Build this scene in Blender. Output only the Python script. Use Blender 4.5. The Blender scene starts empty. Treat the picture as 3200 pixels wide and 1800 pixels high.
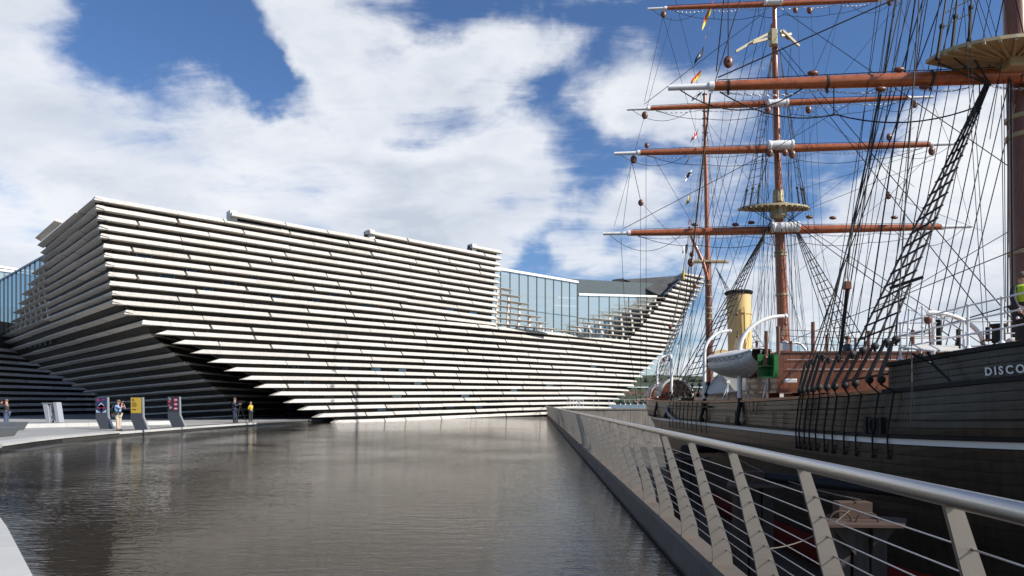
import bpy, math, random
from mathutils import Vector, Matrix
random.seed(7)
S = bpy.context.scene
COL = S.collection
# ---------------------------------------------------------------- camera
F, CX, HZ, EYE = 1717.3, 1288.0, 1010.0, 1.6
cam_d = bpy.data.cameras.new('camera'); cam = bpy.data.objects.new('camera', cam_d); COL.objects.link(cam)
cam.location = (0, 0, EYE); cam.rotation_euler = (math.radians(90), 0, 0)
cam_d.lens = 24; cam_d.sensor_width = 36; cam_d.shift_y = (HZ - 724.5) / 2576.0
cam_d.clip_start = 0.1; cam_d.clip_end = 20000
S.camera = cam
# ---------------------------------------------------------------- light
SUN_DIR = Vector((0.90, -0.42, 0.66)).normalized()     # towards the sun
SUN_EL = math.asin(SUN_DIR.z); SUN_AZ = math.atan2(SUN_DIR.x, SUN_DIR.y)
sd = bpy.data.lights.new('sun', 'SUN'); so = bpy.data.objects.new('sun', sd); COL.objects.link(so)
sd.energy = 5.0; sd.angle = math.radians(0.5); sd.color = (1.0, 0.955, 0.88)
so.rotation_euler = SUN_DIR.to_track_quat('Z', 'Y').to_euler()
S.view_settings.view_transform = 'Standard'; S.view_settings.look = 'None'
S.view_settings.gamma = 1; S.view_settings.use_curve_mapping = False
S.view_settings.exposure = 0.35
W = bpy.data.worlds.new('World'); S.world = W; W.use_nodes = True
nt = W.node_tree; nt.nodes.clear()
def N(t, tree=None, **kw):
    n = (tree or nt).nodes.new(t)
    for k, v in kw.items(): setattr(n, k, v)
    return n
def L(a, b, tree=None): (tree or nt).links.new(a, b)
def MATH(op, a, b=None, tree=None, clamp=False, c=None):
    n = N('ShaderNodeMath', tree, operation=op); n.use_clamp = clamp
    for i, v in enumerate((a, b, c)):
        if v is None: continue
        if isinstance(v, (int, float)): n.inputs[i].default_value = v
        else: L(v, n.inputs[i], tree)
    return n.outputs[0]
def sky_dir(px, py):
    return Vector(((px - CX) / F, 1.0, (HZ - py) / F)).normalized()
def build_world():
    out = N('ShaderNodeOutputWorld'); bg = N('ShaderNodeBackground'); L(bg.outputs[0], out.inputs[0])
    bg.inputs[1].default_value = 0.085
    sky = N('ShaderNodeTexSky', sky_type='NISHITA'); sky.sun_disc = False
    sky.sun_elevation = SUN_EL; sky.sun_rotation = SUN_AZ
    sky.air_density = 1.1; sky.dust_density = 0.35; sky.ozone_density = 2.6
    tc = N('ShaderNodeTexCoord'); g = tc.outputs['Generated']
    nrm = N('ShaderNodeVectorMath', operation='NORMALIZE'); L(g, nrm.inputs[0]); v = nrm.outputs[0]
    sep = N('ShaderNodeSeparateXYZ'); L(v, sep.inputs[0])
    # planar cloud-layer coordinates (clouds flatten towards the horizon)
    zz = MATH('ADD', MATH('MAXIMUM', sep.outputs[2], 0.0), 0.32)
    com = N('ShaderNodeCombineXYZ')
    L(MATH('DIVIDE', sep.outputs[0], zz), com.inputs[0]); L(MATH('DIVIDE', sep.outputs[1], zz), com.inputs[1])
    L(MATH('MULTIPLY', sep.outputs[2], 1.4), com.inputs[2])
    def noise(scale, detail, rough, dist=0.0, off=(0, 0, 0), src=None, stretch=(1, 1, 1), rot=0):
        mp = N('ShaderNodeMapping'); L(src or com.outputs[0], mp.inputs[0])
        mp.inputs['Location'].default_value = off; mp.inputs['Scale'].default_value = stretch
        mp.inputs['Rotation'].default_value = (0, 0, rot)
        n = N('ShaderNodeTexNoise'); L(mp.outputs[0], n.inputs['Vector'])
        n.inputs['Scale'].default_value = scale; n.inputs['Detail'].default_value = detail
        n.inputs['Roughness'].default_value = rough; n.inputs['Distortion'].default_value = dist
        return n.outputs[0]
    # warped direction so the cloud banks get ragged outlines
    wn = N('ShaderNodeTexNoise'); L(v, wn.inputs['Vector']); wn.inputs['Scale'].default_value = 6.5
    wn.inputs['Detail'].default_value = 5; wn.inputs['Roughness'].default_value = 0.6
    ws = N('ShaderNodeVectorMath', operation='SUBTRACT'); L(wn.outputs[1], ws.inputs[0]); ws.inputs[1].default_value = (.5, .5, .5)
    wm = N('ShaderNodeVectorMath', operation='SCALE'); L(ws.outputs[0], wm.inputs[0]); wm.inputs['Scale'].default_value = 0.13
    wa = N('ShaderNodeVectorMath', operation='ADD'); L(v, wa.inputs[0]); L(wm.outputs[0], wa.inputs[1])
    wv = wa.outputs[0]
    # cloud banks: centre (direction), angular radius in px, weight
    caps = [(-150, 300, 330, .50), (60, 330, 260, .50), (240, 400, 260, .55), (150, 560, 330, .55), (420, 470, 260, .60), (560, 430, 200, .45), (620, 520, 260, .55), (760, 430, 150, .45), (860, 520, 260, .55),
            (1000, 430, 240, .55), (1110, 520, 210, .55), (1180, 400, 180, .50), (1290, 500, 160, .45), (1330, 400, 130, .35), (1180, 600, 120, .45), (700, 620, 200, .3), (-20, 60, 180, .40), (130, 130, 130, .30), (0, 600, 200, .3),
            (640, 0, 80, .30), (760, 40, 110, .42), (900, 60, 150, .50), (1000, 20, 110, .36), (850, 180, 120, .42), (900, 300, 130, .42), (1010, 240, 110, .25), (760, 300, 60, .2),
            (1250, 120, 95, .52), (1360, 110, 90, .50), (1430, 90, 60, .35), (1180, 170, 90, .35), (1110, 190, 80, .30), (1060, 130, 60, .15), (1200, 260, 90, .25),
            (1550, 240, 90, .45), (1640, 250, 100, .50), (1700, 300, 70, .30), (1470, 240, 60, .30), (1420, 320, 60, .14), (1530, 60, 80, .30), (1600, 130, 60, .22),
            (1470, 600, 95, .55), (1560, 540, 90, .50), (1610, 520, 70, .35), (1400, 620, 70, .35), (1275, 655, 45, .40), (1640, 640, 70, .25),
            (2250, 520, 110, .5), (2380, 470, 140, .6), (2500, 400, 140, .6), (2560, 560, 260, .6), (2350, 620, 220, .6), (2230, 720, 200, .6), (2420, 800, 250, .6), (2060, 800, 160, .5), (1950, 900, 170, .5), (2100, 640, 60, .25), (2080, 470, 45, .3),
            (1800, 860, 120, .35), (1690, 930, 110, .35), (1590, 960, 60, .2), (430, 100, 170, -.30), (560, 140, 110, -.2), (640, 190, 90, -.5), (700, 240, 70, -.4), (340, 40, 110, -.2), (560, 40, 90, -.2), (1450, 420, 120, -.2), (1380, 220, 40, -.1), (1000, -10, 130, -.35), (240, 70, 130, -.28), (470, 235, 90, -.2), (800, 310, 70, -.3), (1040, 330, 70, -.25), (1150, 300, 60, -.2), (1250, 480, 60, -.15), (760, 600, 90, -.2), (30, 470, 60, -.2)]
    tot = None; neg = None
    for (px, py, r, w) in caps:
        d = sky_dir(px, py)
        dn = N('ShaderNodeVectorMath', operation='DISTANCE'); L(wv, dn.inputs[0]); dn.inputs[1].default_value = d
        m = N('ShaderNodeMapRange', interpolation_type='SMOOTHSTEP'); L(dn.outputs['Value'], m.inputs[0])
        R = r / F * 1.0
        m.inputs[1].default_value = R * 1.45; m.inputs[2].default_value = R * 0.15
        m.inputs[3].default_value = 0; m.inputs[4].default_value = w
        if w > 0: tot = m.outputs[0] if tot is None else MATH('ADD', tot, m.outputs[0])
        else: neg = m.outputs[0] if neg is None else MATH('ADD', neg, m.outputs[0])
    # outside the view: mostly clear sky, cloud thinned to dim the fill light
    bk = N('ShaderNodeMapRange'); L(sep.outputs[1], bk.inputs[0]); bk.inputs[1].default_value = 0.55; bk.inputs[2].default_value = 0.0; bk.inputs[3].default_value = 0.0; bk.inputs[4].default_value = 0.06
    back = bk.outputs[0]
    tot = MATH('ADD', tot, back)
    tot = MATH('SUBTRACT', MATH('MINIMUM', MATH('MULTIPLY', tot, 0.64), 0.50), 0.10)
    tot = MATH('ADD', tot, MATH('MULTIPLY', neg, 0.9))
    n1 = noise(3.0, 10, 0.56, 0.3, (3.1, 1.7, 0))
    n2 = noise(6.5, 8, 0.66, 0.6, (0.3, 5.2, 1.0), None, (0.55, 1.5, 1), 0.6)
    f = MATH('ADD', tot, MATH('MULTIPLY', MATH('SUBTRACT', n1, 0.5), 1.7))
    f = MATH('ADD', f, MATH('MULTIPLY', MATH('SUBTRACT', n2, 0.5), 0.75))
    dens = N('ShaderNodeMapRange', interpolation_type='SMOOTHSTEP'); L(f, dens.inputs[0])
    dens.inputs[1].default_value = -0.14; dens.inputs[2].default_value = 0.46
    # cloud shade: thick parts grey-blue, edges white
    n3 = noise(2.3, 8, 0.52, 0.3, (7.0, 2.0, 3.0), None, (1, 1.3, 1))
    sh = N('ShaderNodeMapRange'); L(MATH('ADD', MATH('MULTIPLY', f, 0.50), n3), sh.inputs[0])
    sh.inputs[1].default_value = 0.42; sh.inputs[2].default_value = 0.95
    cr = N('ShaderNodeValToRGB'); L(sh.outputs[0], cr.inputs[0])
    e = cr.color_ramp.elements
    e[0].position = 0.0; e[0].color = (0.98, 0.99, 1.0, 1)
    e[1].position = 1.0; e[1].color = (0.56, 0.62, 0.71, 1)
    m1 = cr.color_ramp.elements.new(0.45); m1.color = (0.84, 0.87, 0.92, 1)
    cm = N('ShaderNodeVectorMath', operation='SCALE'); L(cr.outputs[0], cm.inputs[0]); cm.inputs['Scale'].default_value = 9.6
    # sky blue a little deeper
    sc = N('ShaderNodeMix', data_type='RGBA', blend_type='MULTIPLY'); sc.inputs[0].default_value = 1
    L(sky.outputs[0], sc.inputs[6]); sc.inputs[7].default_value = (0.70, 0.88, 1.16, 1)
    mx = N('ShaderNodeMix', data_type='RGBA'); L(MATH('MULTIPLY', dens.outputs[0], 0.96), mx.inputs[0])
    L(sc.outputs[2], mx.inputs[6]); L(cm.outputs[0], mx.inputs[7])
    L(mx.outputs[2], bg.inputs[0])
build_world()

# ---------------------------------------------------------------- helpers
def P(px, py, d):
    return Vector(((px - CX) / F * d, d, EYE + (HZ - py) / F * d))
WORLD_LOC = {}
def tag(o, label=None, cat=None, group=None, kind=None):
    if label: o['label'] = label
    if cat: o['category'] = cat
    if group: o['group'] = group
    if kind: o['kind'] = kind
    return o
def empty(name, loc, label, cat, group=None):
    o = bpy.data.objects.new(name, None); COL.objects.link(o); o.location = loc
    o.empty_display_size = 0.2
    WORLD_LOC[o.name] = Vector(loc)
    return tag(o, label, cat, group)
def attach(o, parent):
    o.parent = parent
    w = WORLD_LOC.get(parent.name)
    if w is not None: o.matrix_parent_inverse = Matrix.Translation(-w)
class MB:
    def __init__(s): s.v = []; s.f = []; s.m = []
    def add(s, vs, fs, mi=0):
        n = len(s.v); s.v += [tuple(x) for x in vs]; s.f += [tuple(i + n for i in f) for f in fs]; s.m += [mi] * len(fs)
        return s
    def box(s, a, b, mi=0):
        x0, y0, z0 = a; x1, y1, z1 = b
        return s.add([(x0,y0,z0),(x1,y0,z0),(x1,y1,z0),(x0,y1,z0),(x0,y0,z1),(x1,y0,z1),(x1,y1,z1),(x0,y1,z1)],
                     [(0,3,2,1),(4,5,6,7),(0,1,5,4),(1,2,6,5),(2,3,7,6),(3,0,4,7)], mi)
    def obox(s, c, ax, ay, az, mi=0):
        c = Vector(c); ax = Vector(ax); ay = Vector(ay); az = Vector(az)
        vs = [c + sx*ax + sy*ay + sz*az for sz in (-1, 1) for sx, sy in ((-1,-1),(1,-1),(1,1),(-1,1))]
        return s.add(vs, [(0,3,2,1),(4,5,6,7),(0,1,5,4),(1,2,6,5),(2,3,7,6),(3,0,4,7)], mi)
    def beam(s, a, b, w, h, mi=0, up=(0, 0, 1)):
        a = Vector(a); b = Vector(b); t = (b - a); l = t.length / 2; t.normalize()
        side = t.cross(Vector(up));
        if side.length < 1e-4: side = Vector((1, 0, 0))
        side.normalize(); u = side.cross(t).normalized()
        return s.obox((a + b) / 2, t * l, side * w / 2, u * h / 2, mi)
    def tube(s, pts, r, n=6, mi=0, caps=True):
        pts = [Vector(p) for p in pts]; k = len(pts)
        rs = r if isinstance(r, (list, tuple)) else [r] * k
        ref = Vector((0, 0, 1)); t0 = (pts[1] - pts[0]).normalized()
        if abs(t0.z) > 0.95: ref = Vector((0, 1, 0))
        vs = []
        for i, p in enumerate(pts):
            t = (pts[min(i+1, k-1)] - pts[max(i-1, 0)])
            if t.length < 1e-9: t = t0
            t = t.normalized()
            a = t.cross(ref)
            if a.length < 1e-3: a = t.cross(Vector((1, 0, 0)))
            a.normalize(); b = t.cross(a)
            for j in range(n):
                th = 2 * math.pi * j / n
                vs.append(p + (a * math.cos(th) + b * math.sin(th)) * rs[i])
        fs = []
        for i in range(k - 1):
            for j in range(n):
                q = (j + 1) % n
                fs.append((i*n+j, (i+1)*n+j, (i+1)*n+q, i*n+q))
        if caps:
            fs.append(tuple(range(n))); fs.append(tuple((k-1)*n + j for j in reversed(range(n))))
        return s.add(vs, fs, mi)
    def lathe(s, c, prof, n=12, mi=0, axis=(0,0,1)):
        # prof: list of (radius, height along axis)
        c = Vector(c); ax = Vector(axis).normalized()
        pts = [c + ax * h for r, h in prof]
        u = ax.cross(Vector((0, 1, 0)));
        if u.length < 1e-3: u = ax.cross(Vector((1, 0, 0)))
        u.normalize(); w = ax.cross(u)
        vs = []
        for (r, h), p in zip(prof, pts):
            for j in range(n):
                th = 2*math.pi*j/n; vs.append(p + (u*math.cos(th) + w*math.sin(th))*max(r, 1e-4))
        fs = [(i*n+j, i*n+(j+1)%n, (i+1)*n+(j+1)%n, (i+1)*n+j) for i in range(len(prof)-1) for j in range(n)]
        fs.append(tuple(reversed(range(n)))); fs.append(tuple((len(prof)-1)*n + j for j in range(n)))
        return s.add(vs, fs, mi)
    def ball(s, c, rx, ry=None, rz=None, n=8, m=6, mi=0):
        ry = ry or rx; rz = rz or rx; c = Vector(c)
        vs = []
        for i in range(1, m):
            ph = math.pi * i / m
            for j in range(n):
                th = 2*math.pi*j/n
                vs.append(c + Vector((rx*math.sin(ph)*math.cos(th), ry*math.sin(ph)*math.sin(th), rz*math.cos(ph))))
        top = len(vs); vs.append(c + Vector((0,0,rz))); vs.append(c - Vector((0,0,rz)))
        fs = [(i*n+j, (i+1)*n+j, (i+1)*n+(j+1)%n, i*n+(j+1)%n) for i in range(m-2) for j in range(n)]
        fs += [(top, j, (j+1)%n) for j in range(n)] + [(top+1, (m-2)*n+(j+1)%n, (m-2)*n+j) for j in range(n)]
        return s.add(vs, fs, mi)
    def prism(s, poly, z0, z1, mi=0):
        n = len(poly); vs = [(x, y, z0) for x, y in poly] + [(x, y, z1) for x, y in poly]
        a = sum(poly[i][0]*poly[(i+1)%n][1] - poly[(i+1)%n][0]*poly[i][1] for i in range(n))
        o = list(range(n))
        fs = [tuple(reversed(o)), tuple(i+n for i in o)] + [(i, (i+1)%n, (i+1)%n+n, i+n) for i in range(n)]
        if a < 0: fs = [tuple(reversed(f)) for f in fs]
        return s.add(vs, fs, mi)
    def plate(s, pts, thick, mi=0):
        # planar polygon (3D points) given thickness along its normal
        pts = [Vector(p) for p in pts]; nrm = (pts[1]-pts[0]).cross(pts[2]-pts[0]).normalized() * thick
        n = len(pts); vs = pts + [p - nrm for p in pts]
        fs = [tuple(range(n)), tuple(n + i for i in reversed(range(n)))] + [((i+1)%n, i, i+n, (i+1)%n+n) for i in range(n)]
        return s.add(vs, fs, mi)
    def build(s, name, mats, parent=None, smooth=False, top=None, bevel=0):
        me = bpy.data.meshes.new(name)
        loc = Vector((0, 0, 0))
        if parent is None and s.v and top is not False:
            xs = [v[0] for v in s.v]; ys = [v[1] for v in s.v]; zs = [v[2] for v in s.v]
            loc = Vector(((min(xs)+max(xs))/2, (min(ys)+max(ys))/2, min(zs)))
            s.v = [(v[0]-loc.x, v[1]-loc.y, v[2]-loc.z) for v in s.v]
        me.from_pydata(s.v, [], s.f)
        if not isinstance(mats, (list, tuple)): mats = [mats]
        for m in mats: me.materials.append(m)
        if len(mats) > 1: me.polygons.foreach_set('material_index', s.m)
        if smooth:
            me.polygons.foreach_set('use_smooth', [True]*len(me.polygons))
            if smooth != 'full': me.set_sharp_from_angle(angle=math.radians(40))
        me.update()
        o = bpy.data.objects.new(name, me); COL.objects.link(o); o.location = loc
        if parent is None: WORLD_LOC[o.name] = loc.copy()
        if parent is not None: attach(o, parent)
        if bevel:
            b = o.modifiers.new('bevel', 'BEVEL'); b.width = bevel; b.segments = 2; b.limit_method = 'ANGLE'
        return o
# ---------------------------------------------------------------- materials
MATS = {}
def mat(name, col, rough=0.6, metal=0.0, var=0.0, scale=4.0, bump=0.0, bscale=None, spec=0.5, col2=None, coord='Object', stretch=(1,1,1), coat=0.0, detail=6, contrast=1.0, random_obj=0.0, streak=0.0):
    m = bpy.data.materials.new(name); m.use_nodes = True; t = m.node_tree; b = t.nodes['Principled BSDF']
    b.inputs['Roughness'].default_value = rough; b.inputs['Metallic'].default_value = metal
    b.inputs['Specular IOR Level'].default_value = spec; b.inputs['Coat Weight'].default_value = coat
    c1 = tuple(col) + (1,); b.inputs['Base Color'].default_value = c1
    geo = N('ShaderNodeNewGeometry', t)
    mp = N('ShaderNodeMapping', t); L(geo.outputs['Position'], mp.inputs[0], t); mp.inputs['Scale'].default_value = stretch
    last = None
    if var or col2:
        n = N('ShaderNodeTexNoise', t); L(mp.outputs[0], n.inputs['Vector'], t)
        n.inputs['Scale'].default_value = scale; n.inputs['Detail'].default_value = detail; n.inputs['Roughness'].default_value = 0.65
        c2 = tuple(col2) + (1,) if col2 else tuple(max(0, x*(1-var)) for x in col) + (1,)
        mr = N('ShaderNodeMapRange', t); L(n.outputs[0], mr.inputs[0], t)
        h = 0.22 / contrast; mr.inputs[1].default_value = 0.5 - h; mr.inputs[2].default_value = 0.5 + h
        mx = N('ShaderNodeMix', t, data_type='RGBA'); L(mr.outputs[0], mx.inputs[0], t)
        mx.inputs[6].default_value = c1; mx.inputs[7].default_value = c2
        last = mx.outputs[2]
    if streak:
        n = N('ShaderNodeTexNoise', t); mp2 = N('ShaderNodeMapping', t); L(geo.outputs['Position'], mp2.inputs[0], t)
        mp2.inputs['Scale'].default_value = (6, 6, 0.35); L(mp2.outputs[0], n.inputs['Vector'], t); n.inputs['Scale'].default_value = 1; n.inputs['Detail'].default_value = 6
        mr = N('ShaderNodeMapRange', t); L(n.outputs[0], mr.inputs[0], t); mr.inputs[1].default_value = .38; mr.inputs[2].default_value = .68
        mr.inputs[3].default_value = 1; mr.inputs[4].default_value = 1 - streak
        mx = N('ShaderNodeMix', t, data_type='RGBA', blend_type='MULTIPLY'); mx.inputs[0].default_value = 1
        if last: L(last, mx.inputs[6], t)
        else: mx.inputs[6].default_value = c1
        L(mr.outputs[0], mx.inputs[7], t); last = mx.outputs[2]
    if random_obj:
        oi = N('ShaderNodeObjectInfo', t); mr = N('ShaderNodeMapRange', t); L(oi.outputs['Random'], mr.inputs[0], t)
        mr.inputs[3].default_value = 1 - random_obj; mr.inputs[4].default_value = 1 + random_obj * .5
        mx = N('ShaderNodeMix', t, data_type='RGBA', blend_type='MULTIPLY'); mx.inputs[0].default_value = 1
        if last: L(last, mx.inputs[6], t)
        else: mx.inputs[6].default_value = c1
        L(mr.outputs[0], mx.inputs[7], t); last = mx.outputs[2]
    if last: L(last, b.inputs['Base Color'], t)
    if bump:
        n = N('ShaderNodeTexNoise', t); L(mp.outputs[0], n.inputs['Vector'], t)
        n.inputs['Scale'].default_value = bscale or scale * 4; n.inputs['Detail'].default_value = 5
        bp = N('ShaderNodeBump', t); bp.inputs['Strength'].default_value = min(1, bump * 10); bp.inputs['Distance'].default_value = bump
        L(n.outputs[0], bp.inputs['Height'], t); L(bp.outputs[0], b.inputs['Normal'], t)
    MATS[name] = m
    return m
M_slab = mat('cast_stone', (0.60, 0.56, 0.505), 0.75, var=0.16, scale=1.6, bump=0.01, bscale=9, random_obj=0.13, streak=0.20)
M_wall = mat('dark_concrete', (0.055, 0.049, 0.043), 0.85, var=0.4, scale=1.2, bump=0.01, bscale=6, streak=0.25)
M_roof = mat('dark_roof', (0.055, 0.056, 0.060), 0.7, var=0.3, scale=0.6, streak=0.3)
M_pave = mat('granite_paving', (0.36, 0.35, 0.33), 0.7, var=0.12, scale=1.5, bump=0.002, bscale=60, random_obj=0.10)
M_joint = mat('paving_joint', (0.12, 0.115, 0.11), 0.9)
M_lanyard = mat('dark_lanyard_rope', (0.075, 0.062, 0.05), 0.85, var=.4, scale=60)
M_kerb = mat('kerb_concrete', (0.145, 0.115, 0.09), 0.75, var=0.30, scale=1.4, bump=0.006, bscale=26, stretch=(1, .5, 1), streak=0.15)
M_kerbw = mat('pale_granite', (0.50, 0.49, 0.46), 0.65, var=0.14, scale=1.5, bump=0.001, bscale=90, random_obj=0.08)
M_wet = mat('wet_dark_stone', (0.035, 0.037, 0.04), 0.25, var=0.5, scale=2, streak=0.5)
M_quay = mat('quay_concrete', (0.30, 0.265, 0.225), 0.85, var=0.35, scale=0.7, bump=0.02, bscale=4, streak=0.45)
M_mud = mat('dock_mud', (0.085, 0.070, 0.057), 0.8, var=0.5, scale=0.7, bump=0.03, bscale=5, col2=(0.05, 0.045, 0.04))
M_steel = mat('brushed_steel', (0.60, 0.585, 0.56), 0.30, metal=1.0, var=0.12, scale=3, stretch=(1, 1, 18), bump=0.0006, bscale=40)
M_blade = mat('satin_steel_blade', (0.40, 0.345, 0.29), 0.42, metal=0.8, var=0.14, scale=2.5)
M_cable = mat('steel_cable', (0.50, 0.49, 0.48), 0.4, metal=1.0)
M_galv = mat('galvanised_steel', (0.55, 0.57, 0.58), 0.5, metal=0.6)
M_hull = mat('black_hull_paint', (0.062, 0.046, 0.031), 0.34, var=0.45, streak=.45, scale=1.0, bump=0.006, bscale=3, stretch=(1, .35, 2.5), spec=0.6, random_obj=0.10)
M_hull2 = mat('black_bulwark_paint', (0.028, 0.023, 0.018), 0.5, var=0.3, scale=1.0, bump=0.006, bscale=3, stretch=(1, .35, 2.5), spec=0.35)
M_hullbase = mat('hull_seam', (0.012, 0.011, 0.010), 0.6)
M_red = mat('red_antifouling', (0.30, 0.030, 0.024), 0.6, var=0.5, scale=1.4, bump=0.01, bscale=4)
M_white = mat('white_paint', (0.80, 0.79, 0.76), 0.4, var=0.06, scale=3)
M_whitet = mat('weathered_white_paint', (0.70, 0.68, 0.63), 0.5, var=0.2, scale=2, streak=0.2)
M_spar = mat('varnished_spar', (0.46, 0.135, 0.042), 0.30, var=0.35, scale=5, stretch=(1, 1, 1), coat=0.3, col2=(0.24, 0.06, 0.02), detail=8)
M_mast = mat('varnished_mast', (0.42, 0.145, 0.052), 0.32, scale=6, stretch=(4, 4, .35), coat=0.3, col2=(0.24, 0.06, 0.022), detail=8)
M_mastdark = mat('dark_varnished_mast', (0.27, 0.098, 0.042), 0.35, scale=6, stretch=(4, 4, .3), coat=0.3, col2=(0.11, 0.036, 0.018), detail=8)
M_teak = mat('varnished_teak', (0.17, 0.055, 0.022), 0.35, scale=5, stretch=(5, 5, .5), coat=0.2, col2=(0.10, 0.032, 0.014), random_obj=0.25)
M_teakrail = mat('teak_rail', (0.42, 0.19, 0.085), 0.45, scale=4, col2=(0.30, 0.12, 0.05), stretch=(4, .6, 4))
M_buff = mat('buff_paint', (0.72, 0.50, 0.20), 0.45, var=0.10, scale=1.5, streak=0.12)
M_cream = mat('cream_paint', (0.44, 0.36, 0.20), 0.5, var=0.2, scale=4)
M_black = mat('black_iron', (0.014, 0.013, 0.013), 0.6, spec=.3)
M_rope = mat('tarred_rope', (0.018, 0.016, 0.015), 0.75)
M_ropel = mat('hemp_rope', (0.22, 0.19, 0.15), 0.85, var=.2, scale=30)
M_block = mat('wooden_block', (0.17, 0.055, 0.025), 0.4, var=0.4, scale=20)
M_green = mat('green_paint', (0.012, 0.14, 0.025), 0.45, var=0.1, scale=4)
M_rust = mat('rusty_steel', (0.065, 0.036, 0.022), 0.85, col2=(0.07, 0.04, 0.028), scale=7, bump=0.004, bscale=30)
M_pile = mat('weathered_pile', (0.055, 0.045, 0.035), 0.85, col2=(0.045, 0.038, 0.032), scale=3, streak=0.4, bump=.01, bscale=10)
M_canvas = mat('grey_canvas', (0.60, 0.59, 0.56), 0.8, var=0.15, scale=3, bump=0.02, bscale=3)
M_signgrey = mat('sign_grey_metal', (0.060, 0.066, 0.082), 0.4, var=0.06, scale=3)
M_signedge = mat('sign_edge_metal', (0.42, 0.43, 0.45), 0.35, metal=0.4)
M_sculpt = mat('sculpture_grey', (0.30, 0.31, 0.34), 0.5, var=.05)
M_orange = mat('orange_plastic', (0.75, 0.16, 0.02), 0.5)
M_mullion = mat('mullion_aluminium', (0.14, 0.145, 0.15), 0.4, metal=0.5)
M_blueprope = mat('blue_rope', (0.02, 0.20, 0.32), 0.7)
def glassmat(name, tint, refl=0.35, trans=0.5, rough=0.02, wav=0.02, dif=.12, gcol=(0.85, 0.95, 1.0, 1)):
    m = bpy.data.materials.new(name); m.use_nodes = True; t = m.node_tree; t.nodes.clear()
    out = N('ShaderNodeOutputMaterial', t); mix = N('ShaderNodeMixShader', t); L(mix.outputs[0], out.inputs[0], t)
    tr = N('ShaderNodeBsdfTransparent', t); tr.inputs[0].default_value = tuple(tint) + (1,)
    df = N('ShaderNodeBsdfDiffuse', t); df.inputs[0].default_value = tuple(x*dif for x in tint) + (1,)
    gl = N('ShaderNodeBsdfGlossy', t); gl.inputs[0].default_value = gcol; gl.inputs['Roughness'].default_value = rough
    n = N('ShaderNodeTexNoise', t); n.inputs['Scale'].default_value = 0.8; g = N('ShaderNodeNewGeometry', t); L(g.outputs['Position'], n.inputs['Vector'], t)
    bp = N('ShaderNodeBump', t); bp.inputs['Distance'].default_value = wav; bp.inputs['Strength'].default_value = 0.4; L(n.outputs[0], bp.inputs['Height'], t); L(bp.outputs[0], gl.inputs['Normal'], t)
    m2 = N('ShaderNodeMixShader', t); m2.inputs[0].default_value = trans; L(df.outputs[0], m2.inputs[1], t); L(tr.outputs[0], m2.inputs[2], t)
    fr = N('ShaderNodeFresnel', t); fr.inputs[0].default_value = 1.5
    L(MATH('ADD', MATH('MULTIPLY', fr.outputs[0], 1.0, t), refl, t, True), mix.inputs[0], t)
    L(m2.outputs[0], mix.inputs[1], t); L(gl.outputs[0], mix.inputs[2], t)
    return m
M_glass = glassmat('facade_glass', (0.70, 0.80, 0.77), 0.20, 0.32, dif=.50)  # pale diffuse share stands in for clouds reflected in the panes
M_glassd = glassmat('dark_window_glass', (0.10, 0.16, 0.22), 0.10, 0.2, gcol=(.13, .17, .22, 1))
M_glassl = glassmat('tinted_side_glass', (0.34, 0.44, 0.50), 0.0, 0.7)
M_interior = mat('interior_grey', (0.10, 0.13, 0.14), 0.8, var=.3)
# ================================================================ setting
def water_mat(name, base, rough, s1, b1, s2, b2, stretch):
    m = bpy.data.materials.new(name); m.use_nodes = True; t = m.node_tree; b = t.nodes['Principled BSDF']
    b.inputs['Base Color'].default_value = tuple(base) + (1,); b.inputs['Roughness'].default_value = rough; b.inputs['IOR'].default_value = 1.333
    b.inputs['Specular IOR Level'].default_value = 0.4
    g = N('ShaderNodeNewGeometry', t); mp = N('ShaderNodeMapping', t); L(g.outputs['Position'], mp.inputs[0], t)
    mp.inputs['Scale'].default_value = stretch; mp.inputs['Rotation'].default_value = (0, 0, 0.25)
    n = N('ShaderNodeTexNoise', t); L(mp.outputs[0], n.inputs['Vector'], t); n.inputs['Scale'].default_value = s1; n.inputs['Detail'].default_value = 4; n.inputs['Distortion'].default_value = 0.4
    n2 = N('ShaderNodeTexNoise', t); L(mp.outputs[0], n2.inputs['Vector'], t); n2.inputs['Scale'].default_value = s2; n2.inputs['Detail'].default_value = 2
    n3 = N('ShaderNodeTexNoise', t); L(g.outputs['Position'], n3.inputs['Vector'], t); n3.inputs['Scale'].default_value = 0.18; n3.inputs['Detail'].default_value = 3
    mr = N('ShaderNodeMapRange', t); L(n3.outputs[0], mr.inputs[0], t); mr.inputs[1].default_value = .38; mr.inputs[2].default_value = .64; mr.inputs[3].default_value = .45; mr.inputs[4].default_value = 1.35
    h = MATH('ADD', MATH('MULTIPLY', n.outputs[0], b1, t), MATH('MULTIPLY', n2.outputs[0], b2, t), t)
    h = MATH('MULTIPLY', h, mr.outputs[0], t)
    bp = N('ShaderNodeBump', t); bp.inputs['Strength'].default_value = 1.0; bp.inputs['Distance'].default_value = 1.0
    L(h, bp.inputs['Height'], t); L(bp.outputs[0], b.inputs['Normal'], t)
    return m
M_pool = water_mat('pool_water', (0.016, 0.011, 0.006), 0.03, 3.6, 0.0115, 12.0, 0.0062, (0.50, 1.5, 1))
M_river = water_mat('river_water', (0.05, 0.06, 0.065), 0.15, 0.9, 0.22, 4.0, 0.03, (0.8, 1, 1))
ZP, ZW = 0.0, -0.30
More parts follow.
